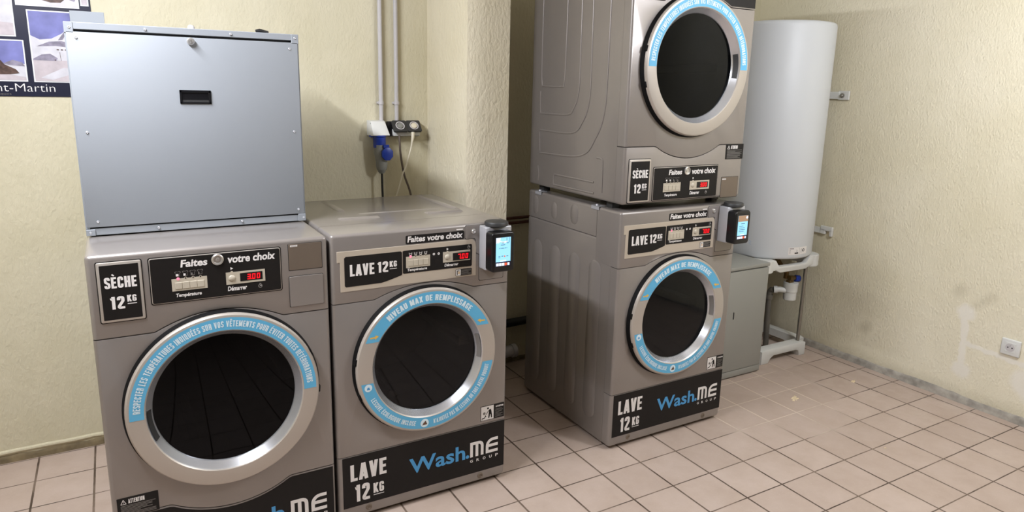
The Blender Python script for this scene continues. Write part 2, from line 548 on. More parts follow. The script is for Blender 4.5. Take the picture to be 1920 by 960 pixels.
def _glyphs():
    t, a = T_, T_ / 2
    w = 0.40
    b = w - a
    tp, bt, md = 1 - a, a, 0.5
    r = 0.11
    G = {}

    def g(ch, width, *strokes):
        G[ch] = (width, strokes)
    # stroke: (points, closed, radius)
    g('A', .44, ([(.075, 0), (.205, 1)], 0, 0), ([(.365, 0), (.235, 1)], 0, 0), ([(.11, .25), (.33, .25)], 0, 0))
    g('B', w, ([(a, 0), (a, 1)], 0, 0), ([(a, tp), (b, tp), (b, .53), (a, .53)], 0, r), ([(a, .53), (b, .53), (b, bt), (a, bt)], 0, r))
    g('C', w, ([(b, .66), (b, tp), (a, tp), (a, bt), (b, bt), (b, .36)], 0, r))
    g('D', w, ([(a, bt), (a, tp), (b, tp), (b, bt)], 1, r * .8))
    g('E', .36, ([(a, 0), (a, 1)], 0, 0), ([(a, tp), (.36, tp)], 0, 0), ([(a, .51), (.33, .51)], 0, 0), ([(a, bt), (.36, bt)], 0, 0))
    g('F', .35, ([(a, 0), (a, 1)], 0, 0), ([(a, tp), (.35, tp)], 0, 0), ([(a, .50), (.31, .50)], 0, 0))
    g('G', w, ([(b, .68), (b, tp), (a, tp), (a, bt), (b, bt), (b, .46), (.2, .46)], 0, r * .9))
    g('H', .41, ([(a, 0), (a, 1)], 0, 0), ([(.41 - a, 0), (.41 - a, 1)], 0, 0), ([(a, .51), (.41 - a, .51)], 0, 0))
    g('I', t, ([(a, 0), (a, 1)], 0, 0))
    g('J', .28, ([(.28 - a, 1), (.28 - a, bt), (0.0, bt)], 0, r))
    g('K', .42, ([(a, 0), (a, 1)], 0, 0), ([(.345, 1), (.13, .42)], 0, 0), ([(.17, .55), (.35, 0)], 0, 0))
    g('L', .34, ([(a, 0), (a, 1)], 0, 0), ([(a, bt), (.34, bt)], 0, 0))
    g('M', .54, ([(a, 0), (a, 1)], 0, 0), ([(.54 - a, 0), (.54 - a, 1)], 0, 0), ([(a + .02, 1), (.27, .1)], 0, 0), ([(.52 - a, 1), (.27, .1)], 0, 0))
    g('N', .42, ([(a, 0), (a, 1)], 0, 0), ([(.42 - a, 0), (.42 - a, 1)], 0, 0), ([(a, .98), (.42 - a, .02)], 0, 0))
    g('O', w, ([(a, bt), (a, tp), (b, tp), (b, bt)], 1, r))
    g('P', .39, ([(a, 0), (a, 1)], 0, 0), ([(a, tp), (b, tp), (b, .42), (a, .42)], 0, r))
    g('Q', .42, ([(a, bt), (a, tp), (b, tp), (b, bt)], 1, r), ([(.22, .18), (.42, -.02)], 0, 0))
    g('R', .40, ([(a, 0), (a, 1)], 0, 0), ([(a, tp), (b, tp), (b, .47), (a, .47)], 0, r), ([(.2, .47), (b, .40), (b + .01, 0)], 0, .05))
    g('S', .39, ([(b, .72), (b, tp), (a, tp), (a, .58), (b, .40), (b, bt), (a, bt), (a, .28)], 0, r * .9))
    g('T', .36, ([(.18, 0), (.18, 1)], 0, 0), ([(0, tp), (.36, tp)], 0, 0))
    g('U', w, ([(a, 1), (a, bt), (b, bt), (b, 1)], 0, r))
    g('V', .42, ([(.075, 1), (.2, 0)], 0, 0), ([(.345, 1), (.22, 0)], 0, 0))
    g('W', .6, ([(.07, 1), (.18, 0)], 0, 0), ([(.3, 1), (.2, 0)], 0, 0), ([(.3, 1), (.4, 0)], 0, 0), ([(.53, 1), (.42, 0)], 0, 0))
    g('X', .42, ([(.07, 1), (.35, 0)], 0, 0), ([(.35, 1), (.07, 0)], 0, 0))
    g('Y', .42, ([(.07, 1), (.21, .42)], 0, 0), ([(.35, 1), (.21, .42)], 0, 0), ([(.21, 0), (.21, .45)], 0, 0))
    g('Z', .37, ([(0, tp), (.37, tp)], 0, 0), ([(0, bt), (.37, bt)], 0, 0), ([(.30, .95), (.08, .05)], 0, 0))
    g('1', .26, ([(.26 - a, 0), (.26 - a, 1)], 0, 0), ([(.02, .80), (.12, .83), (.26 - a, .97)], 0, .03))
    g('2', .40, ([(a, .70), (a, tp), (b, tp), (b, .62), (a + .01, .22), (a + .01, bt), (.40, bt)], 0, r * .9))
    g("'", .15, ([(.075, 1), (.075, .72)], 0, 0))
    g('.', t, ([(a, 0), (a, .17)], 0, 0))
    g('-', .25, ([(0, .45), (.25, .45)], 0, 0))
    g(' ', .17)
    for ch, base, acc in (('É', 'E', [(.13, 1.10), (.27, 1.24)]), ('È', 'E', [(.23, 1.10), (.09, 1.24)]), ('Ê', 'E', [(.06, 1.09), (.19, 1.22), (.32, 1.09)])):
        wd, st = G[base]
        G[ch] = (wd, st + ((acc, 0, 0),))
    return G


GL = _glyphs()


def fillet(pts, closed, r, n=5):
    P = [Vector(p) for p in pts]
    if r <= 0:
        return P
    out = []
    N = len(P)
    for i, p in enumerate(P):
        if not closed and i in (0, N - 1):
            out.append(p)
            continue
        A, B = P[i - 1], P[(i + 1) % N]
        u, v = (A - p), (B - p)
        lu, lv = u.length, v.length
        u.normalize()
        v.normalize()
        ang = u.angle(v)
        k = min(r / math.tan(ang / 2), lu * .5, lv * .5)
        s, e = p + u * k, p + v * k
        for j in range(n + 1):
            q = j / n
            out.append((1 - q) ** 2 * s + 2 * q * (1 - q) * (p * .35 + (s + e) * .325) + q * q * e if False else (1 - q) ** 2 * s + 2 * q * (1 - q) * p + q * q * e)
    return out


def ribbon(P, closed, t):
    """list of quads (4 2-D points) for a stroke of width t"""
    n = len(P)
    L, R = [], []
    for i, p in enumerate(P):
        if closed:
            d1, d2 = p - P[i - 1], P[(i + 1) % n] - p
        else:
            d1 = p - P[i - 1] if i > 0 else P[1] - P[0]
            d2 = P[i + 1] - p if i < n - 1 else d1
        d1, d2 = d1.normalized(), d2.normalized()
        m = (d1 + d2)
        m = m.normalized() if m.length > 1e-4 else d1
        nn = Vector((-m.y, m.x))
        c = max(0.5, nn.dot(Vector((-d1.y, d1.x))))
        k = t / 2 / c
        L.append(p + nn * k)
        R.append(p - nn * k)
    q = []
    for i in range(n if closed else n - 1):
        j = (i + 1) % n
        q.append((L[i], L[j], R[j], R[i]))
    return q


def strokes(txt, gap=0.075, t=T_, narrow_accent=0.11):
    quads = []
    x = 0.0
    for ch in txt:
        w, st = GL[ch]
        for k, (pts, closed, r) in enumerate(st):
            acc = ch in 'ÉÈÊ' and k == len(st) - 1
            P = fillet([(px + x, py) for px, py in pts], closed, r)
            quads += [(q_, k) for q_ in ribbon(P, closed, narrow_accent if acc else t)]
        x += w + gap
    return quads, x - gap


def put(bm, polys, fn, mi=0):
    for p in polys:
        try:
            f = bm.faces.new([bm.verts.new(fn(v[0], v[1])) for v in p])
            f.material_index = mi
        except ValueError:
            pass


LAY = 7e-5     # strokes that cross are printed one over the other


def put_strokes(bm, quads, fn, y, mi=0):
    for q, k in quads:
        try:
            pts = [fn(v[0], v[1]) for v in q]
            f = bm.faces.new([bm.verts.new((u, y - LAY * k, z)) for u, z in pts])
            f.material_index = mi
        except ValueError:
            pass


def text_fit(bm, txt, u0, u1, z0, z1, y, mi=0, gap=0.075, t=T_):
    """condensed capitals: cap height spans z0..z1"""
    q, w = strokes(txt, gap, t)
    put_strokes(bm, q, lambda a, b: (u0 + a / w * (u1 - u0), z0 + b * (z1 - z0)), y, mi)


def text_arc(bm, txt, cx, cz, r_in, r_out, ang0, ang1, y, mi=0, gap=0.085, inward=False, t=0.15):
    """upper arcs run clockwise from ang0 to ang1 (degrees); lower ones counter-clockwise with tops to the centre"""
    q, w = strokes(txt, gap, t)

    def fn(a, b):
        an = math.radians(ang0 + (ang1 - ang0) * a / w)
        r = (r_out + (r_in - r_out) * b) if inward else (r_in + (r_out - r_in) * b)
        return (cx + r * math.cos(an), cz + r * math.sin(an))
    put_strokes(bm, q, fn, y, mi)


_cache = {}


def bfont(txt, shear=0.0, offset=0.0, spacing=1.0):
    key = (txt, shear, offset, spacing)
    if key in _cache:
        return _cache[key]
    c = bpy.data.curves.new('txt', 'FONT')
    c.body = txt
    c.shear = shear
    c.offset = offset
    c.space_character = spacing
    c.resolution_u = 3
    o = bpy.data.objects.new('txt', c)
    COL.objects.link(o)
    bpy.context.view_layer.update()
    dg = bpy.context.evaluated_depsgraph_get()
    me = bpy.data.meshes.new_from_object(o.evaluated_get(dg))
    V = [(v.co.x, v.co.y) for v in me.vertices]
    F = [tuple(V[i] for i in p.vertices) for p in me.polygons]
    bpy.data.objects.remove(o)
    bpy.data.curves.remove(c)
    bpy.data.meshes.remove(me)
    xs = [v[0] for v in V]
    ys = [v[1] for v in V]
    _cache[key] = (F, min(xs), max(xs), min(ys), max(ys))
    return _cache[key]


def font_fit(bm, txt, u0, u1, z0, z1, y, mi=0, shear=0.0, offset=0.0, spacing=1.0, fn=None):
    F, x0, x1, y0, y1 = bfont(txt, shear, offset, spacing)
    f = fn or (lambda u, z: (u, y, z))
    put(bm, F, lambda a, b: f(u0 + (a - x0) / (x1 - x0) * (u1 - u0), z0 + (b - y0) / (y1 - y0) * (z1 - z0)), mi)


def rect(bm, u0, u1, z0, z1, y, mi=0):
    put(bm, [[(u0, z0), (u1, z0), (u1, z1), (u0, z1)]], lambda a, b: (a, y, b), mi)


def poly(bm, pts, y, mi=0):
    put(bm, [pts], lambda a, b: (a, y, b), mi)


def disc(bm, cx, cz, r, y, mi=0, n=20):
    poly(bm, [(cx + r * math.cos(2 * PI * i / n), cz + r * math.sin(2 * PI * i / n)) for i in range(n)], y, mi)


def ring2d(bm, cx, cz, r0, r1, y, mi=0, n=20):
    for i in range(n):
        a, b = 2 * PI * i / n, 2 * PI * (i + 1) / n
        poly(bm, [(cx + r0 * math.cos(a), cz + r0 * math.sin(a)), (cx + r1 * math.cos(a), cz + r1 * math.sin(a)),
                  (cx + r1 * math.cos(b), cz + r1 * math.sin(b)), (cx + r0 * math.cos(b), cz + r0 * math.sin(b))], y, mi)


def seven(bm, ch, u, z, w, h, y, mi=0, sl=0.08):
    on = {'0': 'abcdef', '3': 'abgcd', '7': 'abc'}[ch]
    t = h * 0.17
    g = t * .1
    S = {'a': (0, w, h - t, h), 'd': (0, w, 0, t), 'g': (0, w, h / 2 - t / 2, h / 2 + t / 2), 'b': (w - t, w, h / 2 + g, h - g),
         'c': (w - t, w, g, h / 2 - g), 'f': (0, t, h / 2 + g, h - g), 'e': (0, t, g, h / 2 - g)}
    for k in on:
        a, b, c, d = S[k]
        put(bm, [[(a, c), (b, c), (b, d), (a, d)]], lambda p, q: (u + p + q * sl, y, z + q), mi)


# ------------------------------------------------------------ laundry machines
W, H, DEP = 0.686, 1.080, 0.735


def front_panel(outer, y0, th, hole=None, ztop=None, zbot=None, big=0.012, small=0.0022, depth_edges=True):
    """outline polygon (u,z) CCW-or-CW, optional round hole (cx,cz,r), extruded from y0 to y0+th; the machine's own
    outer corners get a large radius, the seams a small one"""
    t = bmesh.new()
    if hole:
        cx, cz, r = hole
        ins = []
        n = len(outer)
        for i in range(n):
            p, q = outer[i], outer[(i + 1) % n]
            ins.append(p)
            if (p[0] - cx) * (q[0] - cx) < -1e-12:
                k = (cx - p[0]) / (q[0] - p[0])
                ins.append((cx, p[1] + k * (q[1] - p[1])))
        for side in (-1, 1):
            h = [p for p in ins if (p[0] - cx) * side >= -1e-9]
            # rotate so it starts and ends on the cut line
            N = len(h)
            k0 = max(range(N), key=lambda i: (abs(h[i][0] - cx) < 1e-9) and (abs(h[(i - 1) % N][0] - cx) < 1e-9))
            h = h[k0:] + h[:k0]
            zs, ze = h[0][1], h[-1][1]
            m = 28
            up = ze > zs
            arc = []
            for i in range(m + 1):
                a = PI / 2 - PI * i / m if up else -PI / 2 + PI * i / m
                arc.append((cx + side * r * abs(math.cos(a)), cz + r * math.sin(a)))
            t.faces.new([t.verts.new((u, y0, z)) for u, z in h + arc])
        bmesh.ops.remove_doubles(t, verts=t.verts[:], dist=1e-6)
    else:
        t.faces.new([t.verts.new((u, y0, z)) for u, z in outer])
    for f in t.faces:
        f.normal_update()
        if f.normal.y > 0:
            f.normal_flip()
    ret = bmesh.ops.extrude_face_region(t, geom=t.faces[:])
    vs = [e for e in ret['geom'] if isinstance(e, bmesh.types.BMVert)]
    # the extruded copy goes to the back
    for v in vs:
        v.co.y = y0 + th
    bmesh.ops.recalc_face_normals(t, faces=t.faces[:])

    def on(v):
        s = set()
        if abs(v.co.y - y0) < 1e-6:
            s.add('f')
        if abs(v.co.x) < 1e-6:
            s.add('l')
        if abs(v.co.x - W) < 1e-6:
            s.add('r')
        if ztop is not None and abs(v.co.z - ztop) < 1e-6:
            s.add('t')
        if zbot is not None and abs(v.co.z - zbot) < 1e-6:
            s.add('b')
        return s
    E1, E2 = [], []
    for e in t.edges:
        k = on(e.verts[0]) & on(e.verts[1])
        if len(e.link_faces) != 2 or e.calc_face_angle(0) < 0.5:
            continue
        if len(k) >= 2 and (k & {'l', 'r', 't', 'b'}):
            E1.append(e)
    if big:
        bmesh.ops.bevel(t, geom=E1, offset=big, segments=4, profile=0.5, affect='EDGES', clamp_overlap=True)
    if small:
        for e in t.edges:
            if len(e.link_faces) == 2 and e.calc_face_angle(0) > 0.9 and all(abs(v.co.y - y0) < 1e-6 for v in e.verts):
                E2.append(e)
        if E2:
            bmesh.ops.bevel(t, geom=E2, offset=small, segments=2, profile=0.5, affect='EDGES', clamp_overlap=True)
    return t


def arc_pts(u0, u1, z, sag, n=18):
    """points from u0 to u1 along a circular bow of height sag"""
    c = (u1 - u0) / 2
    R = (c * c + sag * sag) / (2 * abs(sag))
    s = 1 if sag > 0 else -1
    out = []
    for i in range(n + 1):
        x = -c + 2 * c * i / n
        out.append((u0 + c + x, z + s * (math.sqrt(R * R - x * x) - (R - abs(sag)))))
    return out


def emboss(bm, loop, h=0.003, slope=0.006, x=0.0):
    """raised plateau on the side wall x = const (facing -x); loop of (y, z)"""
    n = len(loop)
    cy = sum(p[0] for p in loop) / n
    cz = sum(p[1] for p in loop) / n
    P = [Vector(p) for p in loop]
    inn = []
    area_ = sum(P[i].x * P[(i + 1) % n].y - P[(i + 1) % n].x * P[i].y for i in range(n))
    s = 1 if area_ > 0 else -1
    for i in range(n):
        d1 = (P[i] - P[i - 1]).normalized()
        d2 = (P[(i + 1) % n] - P[i]).normalized()
        m = (d1 + d2).normalized()
        inn.append(P[i] + Vector((-m.y, m.x)) * slope * s)
    a = [bm.verts.new((x + 0.0005, p.x, p.y)) for p in P]
    b = [bm.verts.new((x - h, p.x, p.y)) for p in inn]
    bm.faces.new(b)
    for i in range(n):
        bm.faces.new((a[i], a[(i + 1) % n], b[(i + 1) % n], b[i]))


def stadium(y0, y1, z0, z1, n=8):
    r = (y1 - y0) / 2
    c = (y0 + y1) / 2
    p = [(c + r * math.cos(PI * i / n), z1 - r + r * math.sin(PI * i / n)) for i in range(n + 1)]
    p += [(c - r * math.cos(PI * i / n), z0 + r - r * math.sin(PI * i / n)) for i in range(n + 1)]
    return p


def shell(root, y_front, z0, z1, extra=None, name='body'):
    """side, back, top and bottom sheet of the cabinet, open to the front"""
    t = bmesh.new()
    bmesh.ops.create_cube(t, size=1)
    for v in t.verts:
        v.co = Vector((.0012 + (v.co.x + .5) * (W - .0024), y_front + (v.co.y + .5) * (DEP - y_front), z0 + (v.co.z + .5) * (z1 - z0)))
    ed = [e for e in t.edges if abs(e.verts[0].co.y - e.verts[1].co.y) > .1 or all(abs(v.co.y - DEP) < 1e-6 for v in e.verts)]
    bmesh.ops.bevel(t, geom=ed, offset=0.010, segments=3, profile=0.5, affect='EDGES')
    bmesh.ops.delete(t, geom=[f for f in t.faces if all(abs(v.co.y - y_front) < 1e-6 for v in f.verts)], context='FACES')
    bmesh.ops.recalc_face_normals(t, faces=t.faces[:])
    if extra:
        extra(t)
    return obj(name, t, 'steel', root)


def shirt(bm, u, z, s, y, mi=0):
    poly(bm, [(u - .35 * s, z - .5 * s), (u + .35 * s, z - .5 * s), (u + .35 * s, z + .2 * s), (u + .5 * s, z + .15 * s),
              (u + .5 * s, z + .42 * s), (u + .2 * s, z + .5 * s), (u, z + .38 * s), (u - .2 * s, z + .5 * s), (u - .5 * s, z + .42 * s), (u - .5 * s, z + .15 * s), (u - .35 * s, z + .2 * s)], y, mi)


def door(root, kind, handle_deg):
    washer = kind == 'washer'
    cx, cz = (0.343, 0.587) if washer else (0.347, 0.580)
    R = 0.276 if washer else 0.289
    rf = 0.217 if washer else 0.233       # inner edge of the flat face
    rg = 0.199 if washer else 0.212       # glass edge
    yf = -0.033
    b = bmesh.new()
    lathe(b, [(R - .010, -.016), (R - .003, -.0165), (R, -.020), (R - .0012, -.027), (R - .005, -.0315), (R - .010, yf), (rf + .003, yf),
              (rf, yf + .0025), (rf - .002, yf + .006), (rg + .004, -.006), (rg + .001, -.001), (rg, .006), (R - .02, .006), (R - .012, -.006)], (cx, 0, cz), 'y', n=96, closed=True)
    b.faces.ensure_lookup_table()
    for f in b.faces:
        r = sum(math.hypot(v.co.x - cx, v.co.z - cz) for v in f.verts) / len(f.verts)
        if r < rf - .0005:
            f.material_index = 1
    d = obj('door', b, ['silver', 'bevel'], root, 30)
    d['label'] = 'round silver porthole door'
    b = bmesh.new()
    lathe(b, [(R - .03, .002), (R + .006, .002), (R + .006, -.004), (R + .001, -.019), (R - .03, -.019)], (cx, 0, cz), 'y', n=96, closed=True)
    obj('gasket', b, 'gasket', d)
    # pane, slightly domed
    b = bmesh.new()
    prof = [(rg + .002, -.001)] + [(rg * k / 8, -.001 - .007 * (1 - (k / 8) ** 2)) for k in range(7, -1, -1)]
    lathe(b, prof, (cx, 0, cz), 'y', n=72)
    obj('glass', b, 'glass' if washer else 'glass_dark', d, 60)
    # finger recess in the bevel
    b = bmesh.new()
    r0, r1 = rf - .003, rg + .005
    y0, y1 = yf + .0045, -.0075
    dx, dy = (y1 - y0), (r0 - r1)
    L = math.hypot(dx, dy)
    nx, ny = -dx / L * .0012, -dy / L * .0012

    def P(k):
        return (r0 + (r1 - r0) * k + nx, y0 + (y1 - y0) * k + ny)
    span = 13
    lathe(b, [P(.06), P(.94)], (cx, 0, cz), 'y', handle_deg - span, handle_deg + span, 16)
    obj('finger_grip', b, 'grey_ink' if washer else 'cap', d)
    # hinge lugs opposite the grip
    for s in (-14, 14):
        a = math.radians(handle_deg + 180 + s)
        b = bmesh.new()
        box(b, R - .012, R + .004, -.027, -.008, -.012, .012, .002, mat=Matrix.Translation((cx, 0, cz)) @ Matrix.Rotation(-a, 4, 'Y'))
        obj('hinge_lug', b, 'gasket', d)
    # coloured bands on the flat face
    yb = yf - .0006
    ri, ro = rf + .004, R - .012

    def band(z_lo, z_hi):
        """ring sector between two horizontal cuts"""
        b = bmesh.new()
        n = 72
        for i in range(n):
            for rr in (0,):
                pass
        # sample radially: for every radius the cut angle differs
        K = 6
        rows = []
        for k in range(K + 1):
            r = ri + (ro - ri) * k / K
            if z_lo is not None:
                a0 = math.asin(max(-1, min(1, (z_lo - cz) / r)))
                rows.append([(r, PI - a0 + (a0 - (PI - a0)) * i / n) for i in range(n + 1)])
            else:
                a0 = math.asin(max(-1, min(1, (z_hi - cz) / r)))
                rows.append([(r, PI - a0 + (2 * PI + a0 - (PI - a0)) * i / n) for i in range(n + 1)])
        V = [[b.verts.new((cx + r * math.cos(a), yb, cz + r * math.sin(a))) for r, a in row] for row in rows]
        for k in range(K):
            for i in range(n):
                b.faces.new((V[k][i], V[k][i + 1], V[k + 1][i + 1], V[k + 1][i]))
        for f in b.faces:
            f.normal_update()
            if f.normal.y > 0:
                f.normal_flip()
        o = obj('blue_band', b, 'blue_band', d, fix=False)
        o['label'] = 'sky blue vinyl band with white lettering'
        return o
    yt = yb - .0006
    rm = (ri + ro) / 2
    if washer:
        band(.694, None)
        band(None, .544)
        b = bmesh.new()
        text_arc(b, 'NIVEAU MAX DE REMPLISSAGE', cx, cz, rm - .011, rm + .011, 131, 47, yt, 0, .09, t=.17)
        obj('lettering', b, ['pale_ink'], d, fix=False)
        b = bmesh.new()
        text_arc(b, 'LESSIVE ÉCOLOGIQUE INCLUSE', cx, cz, rm - .009, rm + .009, 205, 256, yt, 0, .08, True)
        obj('lettering', b, ['pale_ink'], d, fix=False)
        b = bmesh.new()
        text_arc(b, "N'AJOUTEZ PAS DE LESSIVE OU TOUT AUTRE PRODUIT", cx, cz, rm - .009, rm + .009, 273, 347, yt, 0, .08, True)
        obj('lettering', b, ['pale_ink'], d, fix=False)
        b = bmesh.new()
        a = math.radians(194)
        x, z = cx + rm * math.cos(a), cz + rm * math.sin(a)
        disc(b, x, z, .014, yt - .0002)
        poly(b, [(x - .006, z - .006), (x + .006, z - .006), (x + .003, z + .003), (x - .003, z + .003)], yt - .0008, 3)
        obj('pictogram', b, ['pale_ink', 'orange', 'brown_ink', 'blue_ink'], d, fix=False)
        b = bmesh.new()
        a = math.radians(264.5)
        x, z = cx + rm * math.cos(a), cz + rm * math.sin(a)
        disc(b, x, z, .0165, yt - .0002)
        poly(b, [(x - .010, z - .007), (x + .002, z - .007), (x - .001, z + .004), (x - .005, z + .002)], yt - .0008, 2)
        poly(b, [(x + .000, z - .007), (x + .010, z - .006), (x + .004, z + .009), (x - .001, z + .006)], yt - .0008, 2)
        obj('pictogram', b, ['pale_ink', 'orange', 'brown_ink', 'blue_ink'], d, fix=False)
        for an, s in ((149, 1), (31, -1)):
            b = bmesh.new()
            a = math.radians(an)
            x, z = cx + rm * math.cos(a), cz + (rm) * math.sin(a)
            poly(b, [(x - .017 * s, z - .003), (x + .001 * s, z - .003), (x + .001 * s, z - .008), (x + .015 * s, z + .003), (x + .003 * s, z + .008), (x + .001 * s, z + .003), (x - .017 * s, z + .002)], yt, 1)
            obj('arrow_mark', b, ['orange', 'orange'], d, fix=False)
            b = None
    else:
        band(.572, None)
        b = bmesh.new()
        text_arc(b, 'RESPECTER LES TEMPÉRATURES INDIQUÉES SUR VOS VÊTEMENTS POUR ÉVITER TOUTES DÉTÉRIORATIONS', cx, cz, rm - .010, rm + .010, 177, 3, yt, 0, .095, t=.15)
        obj('lettering', b, ['pale_ink'], d, fix=False)
    # drum behind the pane
    b = bmesh.new()
    lathe(b, [(rg + .012, .012), (rg + .012, .06), (rg + .03, .07), (rg + .03, .50), (.04, .53), (0, .53)], (cx, 0, cz), 'y', n=64)
    for i in range(3):
        a = math.radians(90 + 120 * i)
        box(b, -.02, .02, .1, .48, rg - .02, rg + .03, .008, mat=Matrix.Translation((cx, 0, cz)) @ Matrix.Rotation(a, 4, 'Y'))
    obj('drum', b, 'drum', root)
    return d


def control_set(panel, pu0, btn, disp, win, digit, yb, icons_z, temp, dem, play, watch, dots=None, lit=True, washer=False):
    """buttons, window, digits and captions on a black panel"""
    b = bmesh.new()
    prism(b, [(btn[0], btn[2]), (btn[1], btn[2]), (btn[1], btn[3]), (btn[0], btn[3])], yb - .0012, yb, 0)
    w = (btn[1] - btn[0])
    n = 4
    u = btn[0] + w * .08
    k = (w * .84) / n
    for i in range(n):
        box(b, u + i * k + .0006, u + (i + 1) * k - .0006, yb - .003, yb, btn[2] + (btn[3] - btn[2]) * .16, btn[2] + (btn[3] - btn[2]) * .70, .0007, 1)
    for i in range(n):
        disc(b, u + (i + .5) * k, btn[3], .0042, yb - .0013, 0, 12)
    o = obj('button_pad', b, 'button', panel)
    b = bmesh.new()
    for i in range(n):
        if not (lit and i == 0):
            disc(b, u + (i + .5) * k, btn[3] + .0004, .0022, yb - .0019, 0, 10)
    if lit:
        lathe(b, [(.0001, -.003), (.003, -.0026), (.0045, -.0012)], (u + .5 * k, yb, btn[3]), 'y', n=12, mi=1)
    obj('indicator_light', b, ['black', 'pink'], panel)
    b = bmesh.new()
    prism(b, [(disp[0], disp[2]), (disp[1], disp[2]), (disp[1], disp[3]), (disp[0], disp[3])], yb - .0012, yb, 0)
    disc(b, play[0], disp[3], .0042, yb - .0013, 0, 12)
    obj('display_plate', b, 'button', panel)
    b = bmesh.new()
    cz_ = (disp[2] + disp[3]) / 2
    lathe(b, [(.0001, -.0055), (.006, -.005), (.0095, -.003), (.0105, -.001)], (disp[0] + .017, yb, cz_), 'y', n=24)
    obj('start_button', b, 'button', panel)
    b = bmesh.new()
    prism(b, [(win[0], win[2]), (win[1], win[2]), (win[1], win[3]), (win[0], win[3])], yb - .0018, yb, 0)
    obj('display_window', b, 'dplastic', panel)
    b = bmesh.new()
    h = (win[3] - win[2]) * .68
    dw = h * .56
    zz = win[2] + (win[3] - win[2]) * .15
    u0 = win[1] - 3 * dw * 1.42 - .004
    for i, ch in enumerate(digit):
        seven(b, ch, u0 + i * dw * 1.42, zz, dw, h, yb - .0024)
    rect(b, u0 + dw * 1.12, u0 + dw * 1.30, zz, zz + h * .14, yb - .0024)
    obj('digits', b, 'red', panel, fix=False)
    b = bmesh.new()
    yt = yb - .0006
    for i in range(n):
        ux = u + (i + .5) * k
        s = icons_z[1] - icons_z[0]
        zc = (icons_z[0] + icons_z[1]) / 2
        if washer:
            poly(b, [(ux - s * .5, zc + s * .35), (ux - s * .36, zc + s * .35), (ux - s * .28, zc - s * .36), (ux + s * .28, zc - s * .36), (ux + s * .36, zc + s * .35), (ux + s * .5, zc + s * .35), (ux + s * .36, zc - s * .5), (ux - s * .36, zc - s * .5)], yt, 0)
            rect(b, ux - s * .3, ux + s * .3, zc + s * .02, zc + s * .12, yt)
        else:
            shirt(b, ux, zc, s, yt, 1)
            shirt(b, ux, zc + s * .02, s * .82, yt - .0003, 2)
            rect(b, ux - s * .32, ux + s * (.12 - .08 * i), zc - s * .46, zc - s * .02, yt - .0006, 0 if i < 2 else 1)
    obj('pictogram', b, ['white_ink', 'grey_ink', 'black'], panel, fix=False)
    for word, bb in (('Température', temp), ('Démarrer', dem)):
        b = bmesh.new()
        font_fit(b, word, *bb, yt, 0, 0.15, 0.03)
        obj('caption', b, 'white_ink', panel, fix=False)
    b = bmesh.new()
    poly(b, [(play[0] - .003, play[1] - .0045), (play[0] + .005, play[1]), (play[0] - .003, play[1] + .0045)], yt)
    obj('pictogram', b, 'white_ink', panel, fix=False)
    b = bmesh.new()
    ring2d(b, watch[0], watch[1], watch[2] * .62, watch[2], yt, 1)
    rect(b, watch[0] - .001, watch[0] + .004, watch[1], watch[1] + .0015, yt)
    rect(b, watch[0] - .0025, watch[0] + .0025, watch[1] + watch[2], watch[1] + watch[2] * 1.4, yt, 1)
    obj('pictogram', b, ['white_ink', 'grey_ink'], panel, fix=False)
    for dd in dots or ():
        b = bmesh.new()
        ring2d(b, dd[0], dd[1], .0015, .0045, yt)
        obj('indicator_mark', b, 'white_ink', panel, fix=False)
    return yt


def wash_logo(b, dz, y):
    """blue word mark, dot, white block letters and spaced small caps; material 0 white, 1 blue"""
    font_fit(b, 'Wash', .270, .505, .129 + dz, .192 + dz, y, 1, 0.0, 0.02)
    disc(b, .515, .1375 + dz, .0075, y, 1)
    z0, z1 = .131 + dz, .195 + dz
    h = z1 - z0
    t = .0125
    m0, m1 = .527, .587
    for pts, r in (([(m0 + t / 2, z0), (m0 + t / 2, z1 - t / 2), (m1 - t / 2, z1 - t / 2), (m1 - t / 2, z0)], .018), ([((m0 + m1) / 2, z0), ((m0 + m1) / 2, z1 - t / 2)], 0)):
        P = fillet(pts, 0, r)
        if r:
            # square top-left corner, round top-right one
            P = [Vector(pts[0]), Vector((pts[0][0], z1 - t / 2))] + [p for p in P if p.x > (m0 + m1) / 2]
            put(b, [[(m0, z1 - t), (m0 + t, z1 - t), (m0 + t, z1), (m0, z1)]], lambda a, c: (a, y - LAY, c))
        yl = y if r else y - 2 * LAY
        put(b, ribbon(P, 0, t), lambda a, c: (a, yl, c))
    e0, e1 = .597, .652
    P = fillet([(e1, z1 - t / 2), (e0 + t / 2, z1 - t / 2), (e0 + t / 2, z0 + t / 2), (e1, z0 + t / 2)], 0, .0)
    P = [Vector((e1, z1 - t / 2))] + [Vector((e0 + t / 2 + .026 - .026 * math.sin(a), z1 - t / 2 - .026 + .026 * math.cos(a))) for a in [PI / 2 * i / 6 for i in range(7)]] + [Vector((e0 + t / 2, z0 + t / 2))]
    put(b, ribbon(P, 0, t), lambda a, c: (a, y, c))
    rect(b, e0, e1, z0, z0 + t, y - LAY)
    rect(b, e0 + .006, e1, (z0 + z1) / 2 - t / 2, (z0 + z1) / 2 + t / 2, y - 2 * LAY)
    F = 'GROUP'
    for i, ch in enumerate(F):
        u = .527 + i * .0285
        font_fit(b, ch, u, u + .0125, .108 + dz, .120 + dz, y, 0, 0, .025)


def small_print(b, u0, u1, z0, z1, n, y, mi):
    random.seed(int(u0 * 1000) + n)
    for i in range(n):
        z = z1 - (z1 - z0) * (i + .5) / n
        k = random.choice((1, .9, .75, .55, 1))
        rect(b, u0, u0 + (u1 - u0) * k, z - .0009, z + .0009, y, mi)


